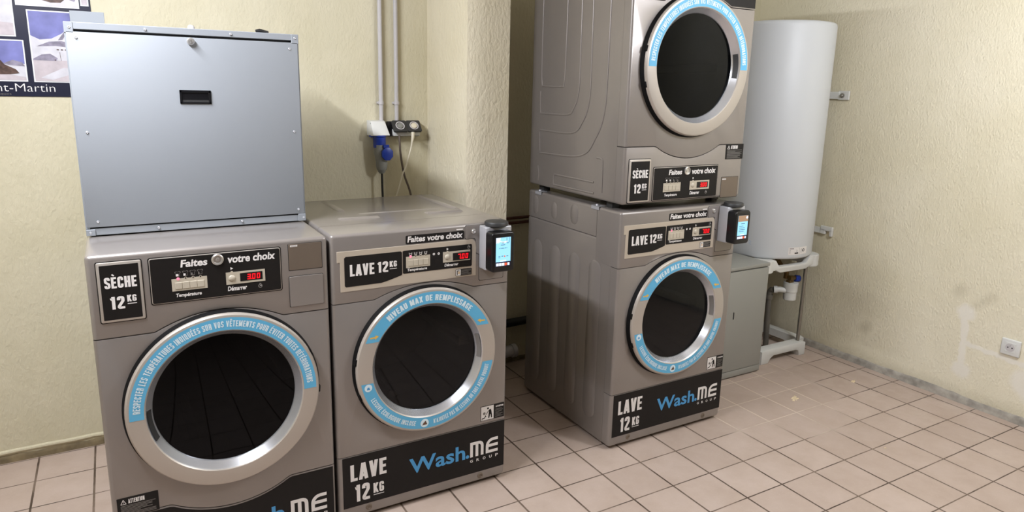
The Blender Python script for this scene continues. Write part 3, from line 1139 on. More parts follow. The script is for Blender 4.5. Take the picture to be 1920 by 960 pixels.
def attention(root, u0, u1, z0, z1, y, cat='warning_sticker'):
    b = bmesh.new()
    prism(b, rrect(u0, u1, z0, z1, .002, 2), y - .0006, y)
    s = obj(cat, b, 'black', root)
    b = bmesh.new()
    yt = y - .0011
    h = z1 - z0
    zt = z1 - h * .10
    th = h * .22
    x0 = u0 + .010
    put(b, ribbon(fillet([(x0, zt - th), (x0 + th, zt - th), (x0 + th / 2, zt)], 1, .0005), 1, .0016), lambda a, c: (a, yt, c))
    rect(b, x0 + th / 2 - .0007, x0 + th / 2 + .0007, zt - th * .75, zt - th * .35, yt)
    text_fit(b, 'ATTENTION', x0 + th + .006, u0 + (u1 - u0) * .66, zt - th, zt, yt)
    small_print(b, u0 + .009, u1 - .009, z0 + h * .05, zt - th - h * .06, 9, yt, 1)
    obj('lettering', b, ['white_ink', 'grey_ink'], s, fix=False)
    return s


def capacity_plate(root, dz):
    """framed black plate: SECHE 12 KG"""
    b = bmesh.new()
    prism(b, rrect(.0235, .1425, .876 + dz, 1.0605 + dz, .006), -.0008, .001)
    prism(b, rrect(.026, .140, .879 + dz, 1.058 + dz, .005), -.006, 0, .0025, 2, 1)
    prism(b, rrect(.0335, .1325, .8865 + dz, 1.050 + dz, .001, 1), -.0064, -.004, 0, 2, 0)
    pl = obj('capacity_plate', b, ['black', 'silver'], root)
    b = bmesh.new()
    y = -.0072
    text_fit(b, 'SÈCHE', .043, .125, .981 + dz, 1.0145 + dz, y)
    obj('lettering', b, 'white_ink', pl, fix=False)
    b = bmesh.new()
    text_fit(b, '12', .053, .0895, .918 + dz, .956 + dz, y, 0, .10)
    text_fit(b, 'KG', .0965, .1205, .937 + dz, .957 + dz, y)
    rect(b, .0965, .1205, .930 + dz, .9322 + dz, y)
    obj('lettering', b, 'white_ink', pl, fix=False)


def foot_set(root, zb, h):
    for x in (.06, W - .06):
        for y in (.07, DEP - .07):
            b = bmesh.new()
            lathe(b, [(0, zb), (.024, zb), (.026, zb + .004), (.022, zb + h), (0, zb + h)], (x, y, 0), 'z', n=20)
            obj('foot', b, 'cap', root)


def make_dryer(root, low_panel, handle_deg):
    """low_panel False: controls above the door; True: controls below (upper machine of the stack)"""
    z_b, z_t = .012, H
    k_top = .243     # swooping seam at the foot
    up = [(0, .829), (.158, .829)] + arc_pts(.166, .528, .832, .044) + [(.536, .829), (W, .829)]
    dn = [(0, .250), (.158, .250)] + arc_pts(.168, .526, .247, -.050) + [(.536, .250), (W, .250)]
    g = .0016
    # three front sheets separated by two curved seams
    body_y = .052

    def extra(t):
        if not low_panel:
            return
        for pts in ([(.449, .97), (.449, .86), (.450, .613), (.455, .502), (.477, .487), (.640, .489)],
                    [(.340, .97), (.340, .85), (.336, .573), (.341, .459), (.374, .391), (.424, .364), (.640, .361)],
                    [(.261, .97), (.259, .843), (.254, .571), (.259, .423), (.302, .335), (.383, .284), (.645, .282)],
                    [(.139, .97), (.139, .831), (.139, .57), (.147, .389), (.199, .275), (.308, .189), (.645, .172)],
                    [(.649, .97), (.648, .578), (.640, .489)], [(.653, .465), (.648, .371), (.640, .361)], [(.650, .272), (.644, .180)],
                    [(.507, .082), (.200, .083)], [(.514, .033), (.197, .035)], [(.510, .080), (.516, .060), (.514, .035)],
                    [(.185, .191), (.150, .188), (.142, .160), (.140, .045)], [(.657, .108), (.648, .07), (.653, .037)]):
            tube(t, smooth_path([(0.0, y, z) for y, z in pts], 6), .0042, 8, True, 0, (0.55, 1, 1))
    shell(root, body_y, z_b, z_t - (0 if low_panel else .0012), extra)
    th = .05 if low_panel else .283
    b = front_panel([(0, z_t)] + [(u, z + g) for u, z in up] + [(W, z_t)], 0, th, None, z_t)
    f = obj('upper_panel', b, 'steel', root, 40)
    cx, cz = .347, .580
    b = front_panel([(u, z - g) for u, z in up] + [(u, z + g) for u, z in reversed(dn)], 0, .05, (cx, cz, .226))
    obj('front_panel', b, 'steel', root, 40)
    b = front_panel([(u, z - g) for u, z in dn] + [(W, z_b), (0, z_b)], 0, .05, None, None, z_b)
    obj('lower_panel', b, 'steel', root, 40)
    door(root, 'dryer', handle_deg)
    # controls
    dz = -.895 if low_panel else 0.0
    capacity_plate(root, -.859 if low_panel else 0.0)
    b = bmesh.new()
    prism(b, rrect(.157, .537, .9135 + dz, 1.0595 + dz, .007), -.0004, .001, 0, 2, 0)
    prism(b, rrect(.160, .534, .9165 + dz, 1.0565 + dz, .006), -.0030, 0, .0012, 2, 1)
    prism(b, rrect(.162, .532, .9185 + dz, 1.0545 + dz, .005), -.0034, -.002, 0, 2, 0)
    p = obj('control_panel', b, ['black', 'silver'], root)
    yb = -.0034
    yt = control_set(p, .16, (.216, .314, .951 + dz, .989 + dz), (.368, .484, .953 + dz, .992 + dz), (.409, .476, .960 + dz, .986 + dz), '300', yb,
                        (.996 + dz, 1.012 + dz), (.225, .296, .9285 + dz, .943 + dz), (.371, .428, .932 + dz, .947 + dz), (.3855, 1.004 + dz), (.468, .938 + dz, .0065), None, not low_panel)
    for word, u0, u1, z0, z1 in (('Faites', .243, .318, 1.0225, 1.0455), ('votre choix', .376, .518, 1.0215, 1.0465)):
        b = bmesh.new()
        font_fit(b, word, u0, u1, z0 + dz, z1 + dz, yt, 0, 0.12, 0.032)
        obj('lettering', b, 'white_ink', p, fix=False)
    b = bmesh.new()
    lathe(b, [(.0175, 0), (.0175, -.004), (.015, -.006), (.012, -.005), (.011, -.002), (.006, -.002), (.005, -.005), (0, -.005)], (.347, yb, 1.037 + dz), 'y', n=28)
    obj('key_lock', b, 'chrome', p)
    # cover plates on the right
    if not low_panel:
        for (u0, u1, z0, z1, pr) in ((.560, .667, .976, 1.063, .0008), (.559, .668, .853, .955, .004)):
            b = bmesh.new()
            prism(b, rrect(u0 - .0015, u1 + .0015, z0 - .0015, z1 + .0015, .003, 2), -.0003, .001, 0, 2, 1)  # black rim round the plate, shadow of its edge as colour
            prism(b, rrect(u0, u1, z0, z1, .003, 2), -pr, 0, .0006, 1, 0)
            c = obj('cover_plate', b, ['steel_dark' if pr < .002 else 'steel', 'gap_shade'], root)
            if pr < .002:
                b = bmesh.new()
                rect(b, .566, .589, 1.054, 1.060, -pr - .0006, 0)
                rect(b, .569, .586, 1.056, 1.0575, -pr - .0010, 1)
                obj('paper_label', b, ['white_ink', 'grey_ink'], c, fix=False)
        attention(root, .014, .128, .246, .313, 0)
    else:
        b = bmesh.new()
        prism(b, rrect(.561, .6685, .0105, .1055, .003, 2), -.0003, .001, 0, 2, 1)  # black rim painted in for the shaded plate edge
        prism(b, rrect(.563, .667, .012, .104, .003, 2), -.0010, 0, .0005, 1, 0)
        c = obj('cover_plate', b, ['steel_dark', 'gap_shade'], root)
        b = bmesh.new()
        rect(b, .567, .590, .092, .098, -.0016, 0)
        rect(b, .570, .587, .0943, .0957, -.0020, 1)
        obj('paper_label', b, ['white_ink', 'grey_ink'], c, fix=False)
        attention(root, .574, .685, .184, .252, 0)
    # black swooping panel with the word mark
    if not low_panel:
        b = bmesh.new()
        o = [(u, z - .006) for u, z in dn if .008 < u < .678]
        prism(b, [(.008, .060), (.008, .244)] + o + [(.678, .244), (.678, .060)], -.0008, 0)
        k = obj('kick_plate', b, 'black', root)
        b = bmesh.new()
        wash_logo(b, -.043, -.0016)
        obj('lettering', b, ['white_ink', 'blue_ink'], k, fix=False)
    else:
        b = bmesh.new()
        o = [(u, z + .006) for u, z in up if .008 < u < .678]
        prism(b, [(.008, 1.03), (.008, .835)] + o + [(.678, .835), (.678, 1.03)], -.0008, 0)
        k = obj('kick_plate', b, 'black', root)
        b = bmesh.new()
        wash_logo(b, .80, -.0016)
        obj('lettering', b, ['white_ink', 'blue_ink'], k, fix=False)
    if not low_panel:
        foot_set(root, 0, .014)


def make_washer(root):
    z_b, z_t = .014, H
    seam = [(0, .838), (.145, .838)] + arc_pts(.153, .530, .840, .037) + [(.538, .838), (W, .838)]
    kz = .2635
    g = .0013

    def extra(t):
        for y0, y1 in ((.592, .681), (.430, .524), (.272, .362), (.115, .205)):
            emboss(t, stadium(y0, y1, .094, .842), .0035, .009)
    shell(root, .052, z_b, .946, extra)
    # top cover with pressed ribs, and small ovals on its flank
    t = bmesh.new()
    bmesh.ops.create_cube(t, size=1)
    y_f, z_f = .1625, .948
    for v in t.verts:
        v.co = Vector(((v.co.x + .5) * W, y_f + (v.co.y + .5) * (DEP - y_f), z_f + (v.co.z + .5) * (H - z_f)))
    ed = [e for e in t.edges if (abs(e.verts[0].co.y - e.verts[1].co.y) > .1 and e.verts[0].co.z > 1.0) or all(abs(v.co.y - DEP) < 1e-6 for v in e.verts)]
    bmesh.ops.bevel(t, geom=ed, offset=0.012, segments=4, profile=0.5, affect='EDGES')
    bmesh.ops.recalc_face_normals(t, faces=t.faces[:])
    for y0, y1, z0, z1 in ((.640, .690, .965, 1.060), (.475, .525, .968, 1.050), (.300, .365, .970, 1.066)):
        emboss(t, stadium(y0, y1, z0, z1), .0025, .007)

    def rib(u0, u1, y0, y1, h=.0065, s=.009):
        P = [(u0, y0), (u1, y0), (u1, y1), (u0, y1)]
        Q = [(u0 + s, y0 + s), (u1 - s, y0 + s), (u1 - s, y1 - s), (u0 + s, y1 - s)]
        a = [t.verts.new((x, y, H - .0002)) for x, y in P]
        b = [t.verts.new((x, y, H + h)) for x, y in Q]
        t.faces.new(b)
        for i in range(4):
            t.faces.new((a[i], a[(i + 1) % 4], b[(i + 1) % 4], b[i]))
    rib(.105, .262, .250, .285)
    rib(.455, .612, .250, .285)
    rib(.150, .182, .43, .69)
    rib(.590, .622, .30, .70)
    rib(.21, .56, .345, .368, .002, .006)
    obj('top_cover', t, 'steel', root, 40)
    b = front_panel([(0, z_t)] + [(u, z + g) for u, z in seam] + [(W, z_t)], 0, .160, None, z_t)
    obj('upper_panel', b, 'steel', root, 40)
    b = front_panel([(u, z - g) for u, z in seam] + [(W, kz + g), (0, kz + g)], 0, .05, (.343, .587, .214))
    obj('front_panel', b, 'steel', root, 40)
    b = front_panel([(0, kz - g), (W, kz - g), (W, z_b), (0, z_b)], 0, .05, None, None, z_b, .016)
    obj('lower_panel', b, 'steel', root, 40)
    for u, z in ((.110, .043), (.574, .040)):
        b = bmesh.new()
        lathe(b, [(.013, 0), (.012, -.003), (.007, -.005), (.006, -.003), (0, -.003)], (u, .001, z), 'y', n=18)
        obj('panel_screw', b, 'steel_dark', root)
    door(root, 'washer', 6)
    # slogan sticker
    b = bmesh.new()
    prism(b, rrect(.266, .494, 1.0255, 1.057, .005), -.0006, 0)
    s = obj('slogan_sticker', b, 'black', root)
    b = bmesh.new()
    font_fit(b, 'Faites votre choix', .272, .488, 1.0315, 1.0535, -.0012, 0, 0.12, 0.032)
    obj('lettering', b, 'white_ink', s, fix=False)
    b = bmesh.new()
    prism(b, rrect(.463, .489, 1.0605, 1.0645, .0008, 1), -.0005, 0)
    obj('paper_label', b, 'white_ink', root)
    # console strip
    b = bmesh.new()
    prism(b, [(.020, 1.022), (.528, 1.022), (.540, 1.012), (.5435, .990), (.5435, .882), (.030, .880), (.030, .984), (.020, .984)], -.0020, 0, .0007, 1)
    obj('console_strip', b, 'strip', root)
    ys = -.0020
    b = bmesh.new()
    prism(b, [(.050, 1.003), (.246, 1.003), (.2505, .999), (.2510, .920), (.248, .916), (.222, .909), (.200, .903), (.174, .8975), (.049, .8965), (.0445, .901), (.0445, .998)], ys - .0006, ys)
    c = obj('capacity_plate', b, 'black', root)
    b = bmesh.new()
    y = ys - .0012
    text_fit(b, 'LAVE', .063, .149, .933, .9735, y)
    obj('lettering', b, 'white_ink', c, fix=False)
    b = bmesh.new()
    text_fit(b, '12', .1605, .199, .935, .9735, y, 0, .09)
    text_fit(b, 'KG', .2045, .231, .951, .972, y)
    rect(b, .2045, .231, .9435, .9458, y)
    obj('lettering', b, 'white_ink', c, fix=False)
    b = bmesh.new()
    prism(b, rrect(.2535, .5255, .9205, 1.0040, .005), ys - .0008, ys)
    p = obj('control_panel', b, 'black', root)
    yb = ys - .0008
    yt = control_set(p, .25, (.2655, .357, .940, .981), (.408, .518, .945, .984), (.447, .5165, .949, .977), '700', yb, (.985, .997), (.270, .345, .925, .9375), (.414, .470, .929, .940),
                        (.4255, .994), (.512, .9935, .0065), ((.372, .981), (.391, .981)), True, True)
    b = bmesh.new()
    prism(b, rrect(.458, .526, .8865, .9145, .003), ys - .0006, ys, 0, 2, 1)
    prism(b, rrect(.4592, .5248, .8877, .9133, .0025), ys - .0009, ys, 0, 2, 0)
    w = obj('warning_tag', b, ['black', 'strip'], root)
    b = bmesh.new()
    y = ys - .0015
    poly(b, rrect(.4605, .480, .889, .912, .002, 3), y, 0)
    rect(b, .464, .4665, .892, .908, y - .0004, 1)
    rect(b, .464, .474, .906, .908, y - .0004, 1)
    ring2d(b, .4725, .900, .002, .0038, y - .0004, 2, 12)
    small_print(b, .483, .522, .890, .911, 5, y, 3)
    obj('lettering', b, ['white_ink', 'black', 'orange', 'grey_ink'], w, fix=False)
    # coin hatch with lock
    b = bmesh.new()
    out = [(.503, 1.0735), (.6595, 1.0735), (.6605, .864), (.656, .8595), (.562, .8595), (.5575, .864), (.5575, .962), (.547, .966), (.544, .972), (.541, 1.020), (.537, 1.0235), (.503, 1.0240), (.4985, 1.028), (.4985, 1.069)]
    cxm = sum(p[0] for p in out) / len(out)
    czm = sum(p[1] for p in out) / len(out)
    big = [(u + (.0016 if u > .6 else -.0016), z + (.0014 if z > 1.03 else -.0016)) for u, z in out]
    prism(b, big, -.0003, .001, 0, 2, 1)  # slightly larger black outline, groove shade as colour
    prism(b, out, -.0016, 0, .0006, 1, 0)
    h = obj('coin_hatch', b, ['steel', 'gap_shade'], root)
    b = bmesh.new()
    lathe(b, [(.0095, -.0016), (.009, -.006), (.007, -.008), (.004, -.0075), (.003, -.006), (0, -.006)], (.532, 0, 1.0515), 'y', n=22)
    obj('key_lock', b, 'chrome', h)
    # lower black panel
    b = bmesh.new()
    prism(b, [(.016, .0595), (.681, .0595), (.681, .2605), (.016, .2605)], -.0008, 0)
    k = obj('kick_plate', b, 'black', root)
    b = bmesh.new()
    y = -.0016
    text_fit(b, 'LAVE', .044, .180, .163, .2285, y)
    obj('lettering', b, ['white_ink'], k, fix=False)
    b = bmesh.new()
    text_fit(b, '12', .059, .1145, .077, .145, y, 0, .10)
    text_fit(b, 'KG', .1285, .1690, .094, .1345, y)
    rect(b, .1285, .1690, .0855, .0885, y)
    obj('lettering', b, ['white_ink'], k, fix=False)
    b = bmesh.new()
    wash_logo(b, 0, y)
    obj('lettering', b, ['white_ink', 'blue_ink'], k, fix=False)
    # child-safety sticker
    b = bmesh.new()
    prism(b, [(.572, .276), (.678, .276), (.678, .3385), (.572, .3385)], -.0006, 0)
    s = obj('warning_sticker', b, 'black', root)
    b = bmesh.new()
    y = -.0011
    rect(b, .574, .6305, .278, .3365, y)
    yy = y - .0005
    # bending figure and a crouching child at the porthole
    poly(b, [(.612, .322), (.617, .322), (.620, .312), (.622, .300), (.624, .284), (.619, .284), (.617, .298), (.614, .300), (.611, .284), (.606, .284), (.608, .303), (.609, .314)], yy, 1)
    disc(b, .6045, .3265, .0042, yy, 1, 12)
    put(b, ribbon([Vector((.613, .320)), Vector((.604, .312)), Vector((.597, .302))], 0, .0028), lambda a, c: (a, yy, c), 1)
    disc(b, .588, .307, .006, yy, 2, 14)
    put(b, ribbon([Vector((.580, .288)), Vector((.586, .286)), Vector((.592, .291))], 0, .004), lambda a, c: (a, yy, c), 1)
    disc(b, .594, .294, .003, yy, 1, 10)
    put(b, ribbon([Vector((.580, .288)), Vector((.578, .281))], 0, .003), lambda a, c: (a, yy, c), 1)
    put(b, ribbon([Vector((.597, .302)), Vector((.592, .297))], 0, .002), lambda a, c: (a, yy, c), 2)
    text_fit(b, 'ATTENTION', .640, .674, .3235, .3305, y)
    small_print(b, .638, .672, .281, .318, 7, y, 2)
    obj('lettering', b, ['white_ink', 'black', 'grey_ink'], s, fix=False)
    foot_set(root, 0, .016)


# ------------------------------------------------------------ the room
XR, YB = 0.885, 1.040
XL, YF, ZC = -4.75, -6.4, 2.60


def slab(name, x0, x1, y0, y1, z0, z1, mat):
    b = bmesh.new()
    box(b, x0, x1, y0, y1, z0, z1)
    return struct(obj(name, b, mat))


slab('floor', XL - .1, XR + .1, YF - .1, YB + .1, -.1, 0, 'floor')
slab('ceiling', XL - .1, XR + .1, YF - .1, YB + .1, ZC, ZC + .1, 'ceiling')
slab('wall_back', XL - .1, XR + .1, YB, YB + .1, 0, ZC, 'wall')
slab('wall_right', XR, XR + .1, YF - .1, YB, 0, ZC, 'wall_r')
slab('wall_left', XL - .1, XL, YF - .1, YB, 0, ZC, 'wall')
slab('wall_front', XL, XR, YF - .1, YF, 0, ZC, 'wall_far')
slab('wall_pillar', -1.480, -1.262, .590, YB, 0, ZC, 'wall_p')


def strip(name, p0, p1, inward, h, th, mat, seed):
    """ragged cement skirt along the wall foot"""
    random.seed(seed)
    b = bmesh.new()
    n = 160
    p0, p1, inward = Vector(p0), Vector(p1), Vector(inward)
    rows = []
    w = 0
    for i in range(n + 1):
        p = p0.lerp(p1, i / n)
        w = w * .8 + random.uniform(-.004, .004)
        hh = h + w
        t2 = th + random.uniform(-.0015, .0015)
        rows.append([b.verts.new(p + inward * (t2 + .004)), b.verts.new(p + inward * t2 + Vector((0, 0, hh * .6))), b.verts.new(p + inward * (t2 - .002) + Vector((0, 0, hh))), b.verts.new(p - inward * .002 + Vector((0, 0, hh + .004))), b.verts.new(p - inward * .002)])
    for A, B in zip(rows, rows[1:]):
        for j in range(4):
            b.faces.new((A[j], A[j + 1], B[j + 1], B[j]))
    return struct(obj(name, b, mat, None, 60))


strip('baseboard_right', (XR, YB, 0), (XR, YF, 0), (-1, 0, 0), .034, .006, 'concrete', 3)
strip('baseboard_back', (XL, YB, 0), (XR, YB, 0), (0, -1, 0), .030, .007, 'dirt', 5)
# rounded plaster lip above the skirt of the back wall
b = bmesh.new()
random.seed(11)
tube(b, [(XL + (-1.49 - XL) * i / 60, YB + .003 + random.uniform(-.001, .001), .044 + random.uniform(-.0025, .0025)) for i in range(61)], .011, 10)
struct(obj('trim_1', b, 'wall'))

# ------------------------------------------------------------ the four machines
YA, YC = -.0295, -.0628
xA, xB, xC = -2.982, -2.2858, -1.088
rootA = thing('tumble_dryer', (xA, YA, 0), 'grey tumble dryer with controls above the door, under the blue-grey metal box', 'tumble dryer')
make_dryer(rootA, False, 190)
rootB = thing('washing_machine', (xB, YA, 0), 'grey front-loading washing machine beside the tumble dryer, nothing stacked on it', 'washing machine')
make_washer(rootB)
# the second washer: copies of the first one's parts
rootC = rootB.copy()
COL.objects.link(rootC)
rootC.location = (xC, YC, 0)
rootC['label'] = 'grey front-loading washing machine at the foot of the two-machine stack'
for ch in list(rootB.children):
    c = ch.copy()
    COL.objects.link(c)
    c.parent = rootC
    for gch in ch.children:
        q = gch.copy()
        COL.objects.link(q)
        q.parent = c
for r in (rootB, rootC):
    r['group'] = 'front-loading washing machines'
ZD = 1.098
rootD = thing('tumble_dryer', (xC, YC, ZD), 'grey tumble dryer with controls below the door, stacked on a washing machine', 'tumble dryer')
make_dryer(rootD, True, 2)
for r in (rootA, rootD):
    r['group'] = 'tumble dryers'
for y in (.12, DEP - .07):
    for x in (.05, W - .05):
        b = bmesh.new()
        box(b, x - .02, x + .02, y - .02, y + .02, H - ZD, .013, .002)
        obj('foot', b, 'cap', rootD)
# stacking brackets clipped over the edge of the lower machine
for y in (.175, .64):
    b = bmesh.new()
    box(b, -.004, .03, y - .028, y + .028, H - ZD + .0005, H - ZD + .003, .0008, 1)
    box(b, -.004, -.0015, y - .028, y + .028, H - ZD - .014, H - ZD + .003, .0008, 1)
    lathe(b, [(0, H - ZD + .010), (.007, H - ZD + .009), (.009, H - ZD + .002)], (.008, y, 0), 'z', n=14)
    obj('stacking_bracket', b, 'alu', rootD)


# ------------------------------------------------------------ payment terminals
def terminal(loc, label, alt):
    r = thing('payment_terminal', loc, label, 'card reader', 'payment terminals')
    b = bmesh.new()
    box(b, .555, .664, -.056, -.0016, .910, 1.073, .005, 3)
    obj('housing', b, 'alu', r)
    b = bmesh.new()
    lathe(b, [(0, 1.0735), (.041, 1.0735), (.0435, 1.0755), (.0435, 1.0865), (.0415, 1.0895), (.012, 1.091), (0, 1.091)], (.6085, -.036, 0), 'z', n=40)
    obj('antenna_cap', b, 'cap', r)
    b = bmesh.new()
    t = bmesh.new()
    bmesh.ops.create_cube(t, size=1)
    for v in t.verts:
        v.co = Vector((.556 + (v.co.x + .5) * .094, -.102 + (v.co.y + .5) * .0465, .912 + (v.co.z + .5) * .148))
    ed = [e for e in t.edges if abs(e.verts[0].co.y - e.verts[1].co.y) > .01]
    bmesh.ops.bevel(t, geom=ed, offset=.012, segments=4, profile=.5, affect='EDGES')
    ed = [e for e in t.edges if all(abs(v.co.y + .102) < 1e-5 for v in e.verts)]
    bmesh.ops.bevel(t, geom=ed, offset=.005, segments=3, profile=.5, affect='EDGES')
    merge(b, t)
    prism(b, [(.566, 1.0575), (.640, 1.0575), (.640, 1.0615), (.566, 1.0615)], -.100, -.064, .001, 1)
    d = obj('reader', b, 'dplastic', r)
    b = bmesh.new()
    y = -.1026
    rect(b, .5725, .634, .934, 1.0415, y, 0)
    rect(b, .5725, .634, .934, .951, y - .0003, 1)
    y2 = y - .0007
    if alt:
        rect(b, .5725, .634, 1.014, 1.0415, y2, 5)
        poly(b, [(.585, 1.014), (.622, 1.014), (.634, 1.030), (.615, 1.0415), (.600, 1.030)], y2 - .0003, 6)
        disc(b, .626, 1.032, .006, y2 - .0006, 2)
        for i, k in enumerate((.6, .8, .9, .7)):
            rect(b, .581, .581 + .044 * k, .9925 - i * .008, .9945 - i * .008, y2, 3)
        rect(b, .592, .616, 1.003, 1.0055, y2, 3)
    else:
        poly(b, [(.5725, 1.020), (.5725, 1.0415), (.592, 1.0415), (.588, 1.027)], y2, 2)
        poly(b, [(.578, 1.018), (.590, 1.026), (.606, 1.020), (.620, 1.024), (.620, 1.029), (.600, 1.026), (.588, 1.031)], y2 - .0002, 2)
        P = fillet([(.6165, 1.0405), (.6165, 1.023), (.621, 1.019), (.627, 1.023), (.627, 1.0405)], 0, .002)
        put(b, ribbon(P, 0, .0018), lambda a, c: (a, y2 - .0002, c), 3)
        rect(b, .596, .606, 1.0205, 1.0225, y2 - .0004, 3)
        rect(b, .592, .610, 1.013, 1.015, y2, 3)
        for i, w in enumerate((.004, .006, .008, .005, .007, .004)):
            rect(b, .585 + i * .0062, .585 + i * .0062 + w * .62, 1.0005, 1.003, y2, 3)
        rect(b, .583, .591, .9665, .968, y2, 3)
        rect(b, .583, .591, .972, .9735, y2, 3)
        rect(b, .596, .603, .971, .9735, y2, 3)
        disc(b, .609, .971, .003, y2, 4)
        rect(b, .616, .624, .970, .972, y2, 3)
    rect(b, .591, .616, .952, .957, y2, 2)
    for i, (w, m) in enumerate(((.0105, 2), (.0105, 2), (.0105, 2), (.0085, 4), (.0085, 2))):
        u = .574 + i * .0118
        rect(b, u, u + w, .936, .9465, y2, m)
    rect(b, .616, .620, .9395, .943, y2 - .0003, 4)
    o = obj('screen', b, ['screen', 'screen_navy', 'screen_white', 'screen_ink', 'screen_red', 'screen_tan', 'screen_tan'], r, fix=False)
    o['label'] = 'lit pale blue screen'
    return r


terminal((xB, YA, 0), 'black card reader with lit screen on the washing machine beside the pillar', False)
terminal((xC + .008, YC, 0), 'black card reader with lit screen on the stacked washing machine by the water heater', True)

# ------------------------------------------------------------ metal box on the dryer
bx = thing('metal_cabinet', (-2.980, .25, H), 'large blue-grey sheet steel box with black recessed handle, standing on the tumble dryer', 'metal box')
BW, BH, BD = .684, .656, .42
b = bmesh.new()
box(b, .004, BW - .004, .016, BD, .004, BH - .002, .002, 1)
obj('body', b, 'box', bx)
# front frame: bars and corner posts around the flap, slots above and below, their shade a black backing
b = bmesh.new()
box(b, 0, BW, .004, .02, .004, .026, .0012, 1)
box(b, 0, .026, -.001, .02, .004, .024, .0012, 1)
box(b, BW - .026, BW, -.001, .02, .004, .030, .0012, 1)
box(b, 0, BW, .002, .02, BH - .021, BH, .0015, 1)
box(b, BW - .024, BW, .0, .02, BH - .032, BH, .0012, 1)
box(b, 0, .024, .0, .02, BH - .032, BH, .0012, 1)
box(b, 0, .012, .003, .02, .024, BH - .02, .0012, 1)
box(b, BW - .012, BW, .003, .02, .024, BH - .02, .0012, 1)
obj('frame', b, 'box', bx)
b = bmesh.new()
box(b, .012, BW - .012, .010, .018, .02, BH - .018)
box(b, .01, BW - .01, .02, BD - .01, 0, .006)
obj('gap', b, 'gap_shade', bx)  # black sheets coloured as the shade in the flap slots and underside
b = bmesh.new()
box(b, .004, BW - .004, 0, .012, .0308, BH - .0282, .0012, 2)
fl = obj('flap', b, 'box', bx)
# black recessed pull
hx0, hx1, hz0, hz1 = .2985, .3925, .4185, .4620
b = bmesh.new()
yy = -.004
for x0, x1, z0, z1 in ((hx0, hx1, hz1 - .008, hz1), (hx0, hx1, hz0, hz0 + .006), (hx0, hx0 + .007, hz0, hz1), (hx1 - .007, hx1, hz0, hz1)):
    box(b, x0, x1, yy, .0, z0, z1, .001, 1)
b.faces.ensure_lookup_table()
q = [(hx0 + .006, yy + .0035, hz0 + .005), (hx1 - .006, yy + .0035, hz0 + .005), (hx1 - .012, -.0005, hz1 - .016), (hx0 + .012, -.0005, hz1 - .016)]
f = b.faces.new([b.verts.new(v) for v in q])
f.material_index = 1
q = [(hx0 + .006, -.0008, hz1 - .006), (hx1 - .006, -.0008, hz1 - .006), (hx1 - .006, -.0004, hz0 + .004), (hx0 + .006, -.0004, hz0 + .004)]
b.faces.new([b.verts.new(v) for v in q])
obj('recessed_handle', b, ['dplastic', 'cap'], fl)
b = bmesh.new()
lathe(b, [(.0115, 0), (.0115, -.010), (.009, -.013), (.004, -.0135), (.0035, -.012), (0, -.012)], (.3425, 0, .6155), 'y', n=24)
box(b, .341, .344, -.0142, -.012, .609, .622)
obj('key_lock', b, 'chrome', fl)


def screws(pos, y, parent):
    for u, z in pos:
        b = bmesh.new()
        lathe(b, [(.0042, y + .0005), (.004, y - .0018), (.0025, y - .0028), (.0012, y - .0018), (0, y - .0018)], (u, 0, z), 'y', n=12)
        obj('screw', b, 'alu', parent)


screws([(.029, .611), (.032, .329), (.656, .325), (.035, .048), (.659, .047), (.652, .607)], 0, fl)
screws([(.014, .640), (.672, .643), (.012, .0135), (.676, .016), (.215, .645), (.465, .645), (.205, .016), (.465, .018)], .001, bx)
b = bmesh.new()
box(b, .006, .110, BD, BD + .004, .40, .7215, .0008, 1)
obj('back_plate', b, 'box', bx)
b = bmesh.new()
lathe(b, [(0, .018), (.008, .016), (.011, .010), (.011, 0)], (.352, .05, BH - .003), 'z', n=16)
obj('cable_gland', b, 'pvc', bx)
b = bmesh.new()
tube(b, [(.552, .04, BH + .005), (.565, .04, BH + .008), (.580, .045, BH + .006), (.592, .05, BH + .003)], [.006, .007, .006, .007], 10)
obj('latch_knob', b, 'cable_black', bx)

# ------------------------------------------------------------ poster on the back wall
po = thing('poster', (0, YB - .002, 0), 'dark blue poster of snowy mountain photographs on the wall behind the metal box', 'poster')
b = bmesh.new()
box(b, -3.45, -2.912, -.0015, .0, 1.500, 2.09)
obj('sheet', b, 'navy', po)


def photo(u0, u1, z0, z1, fn):
    b = bmesh.new()
    e = .0045
    prism(b, [(u0, z0), (u1, z0), (u1, z1), (u0, z1)], -.0022, -.0014)
    rect(b, u0 + e, u1 - e, z0 + e, z1 - e, -.0027, 1)
    U0, U1, Z0, Z1 = u0 + e, u1 - e, z0 + e, z1 - e

    def P(pts, mi, lay):
        poly(b, [(U0 + a * (U1 - U0), Z0 + c * (Z1 - Z0)) for a, c in pts], -.0027 - .0003 * lay, mi)
    fn(P)
    obj('photo', b, ['photo_white', 'p_sky', 'p_snow', 'p_snow2', 'p_mount', 'p_rock'], po, fix=False)


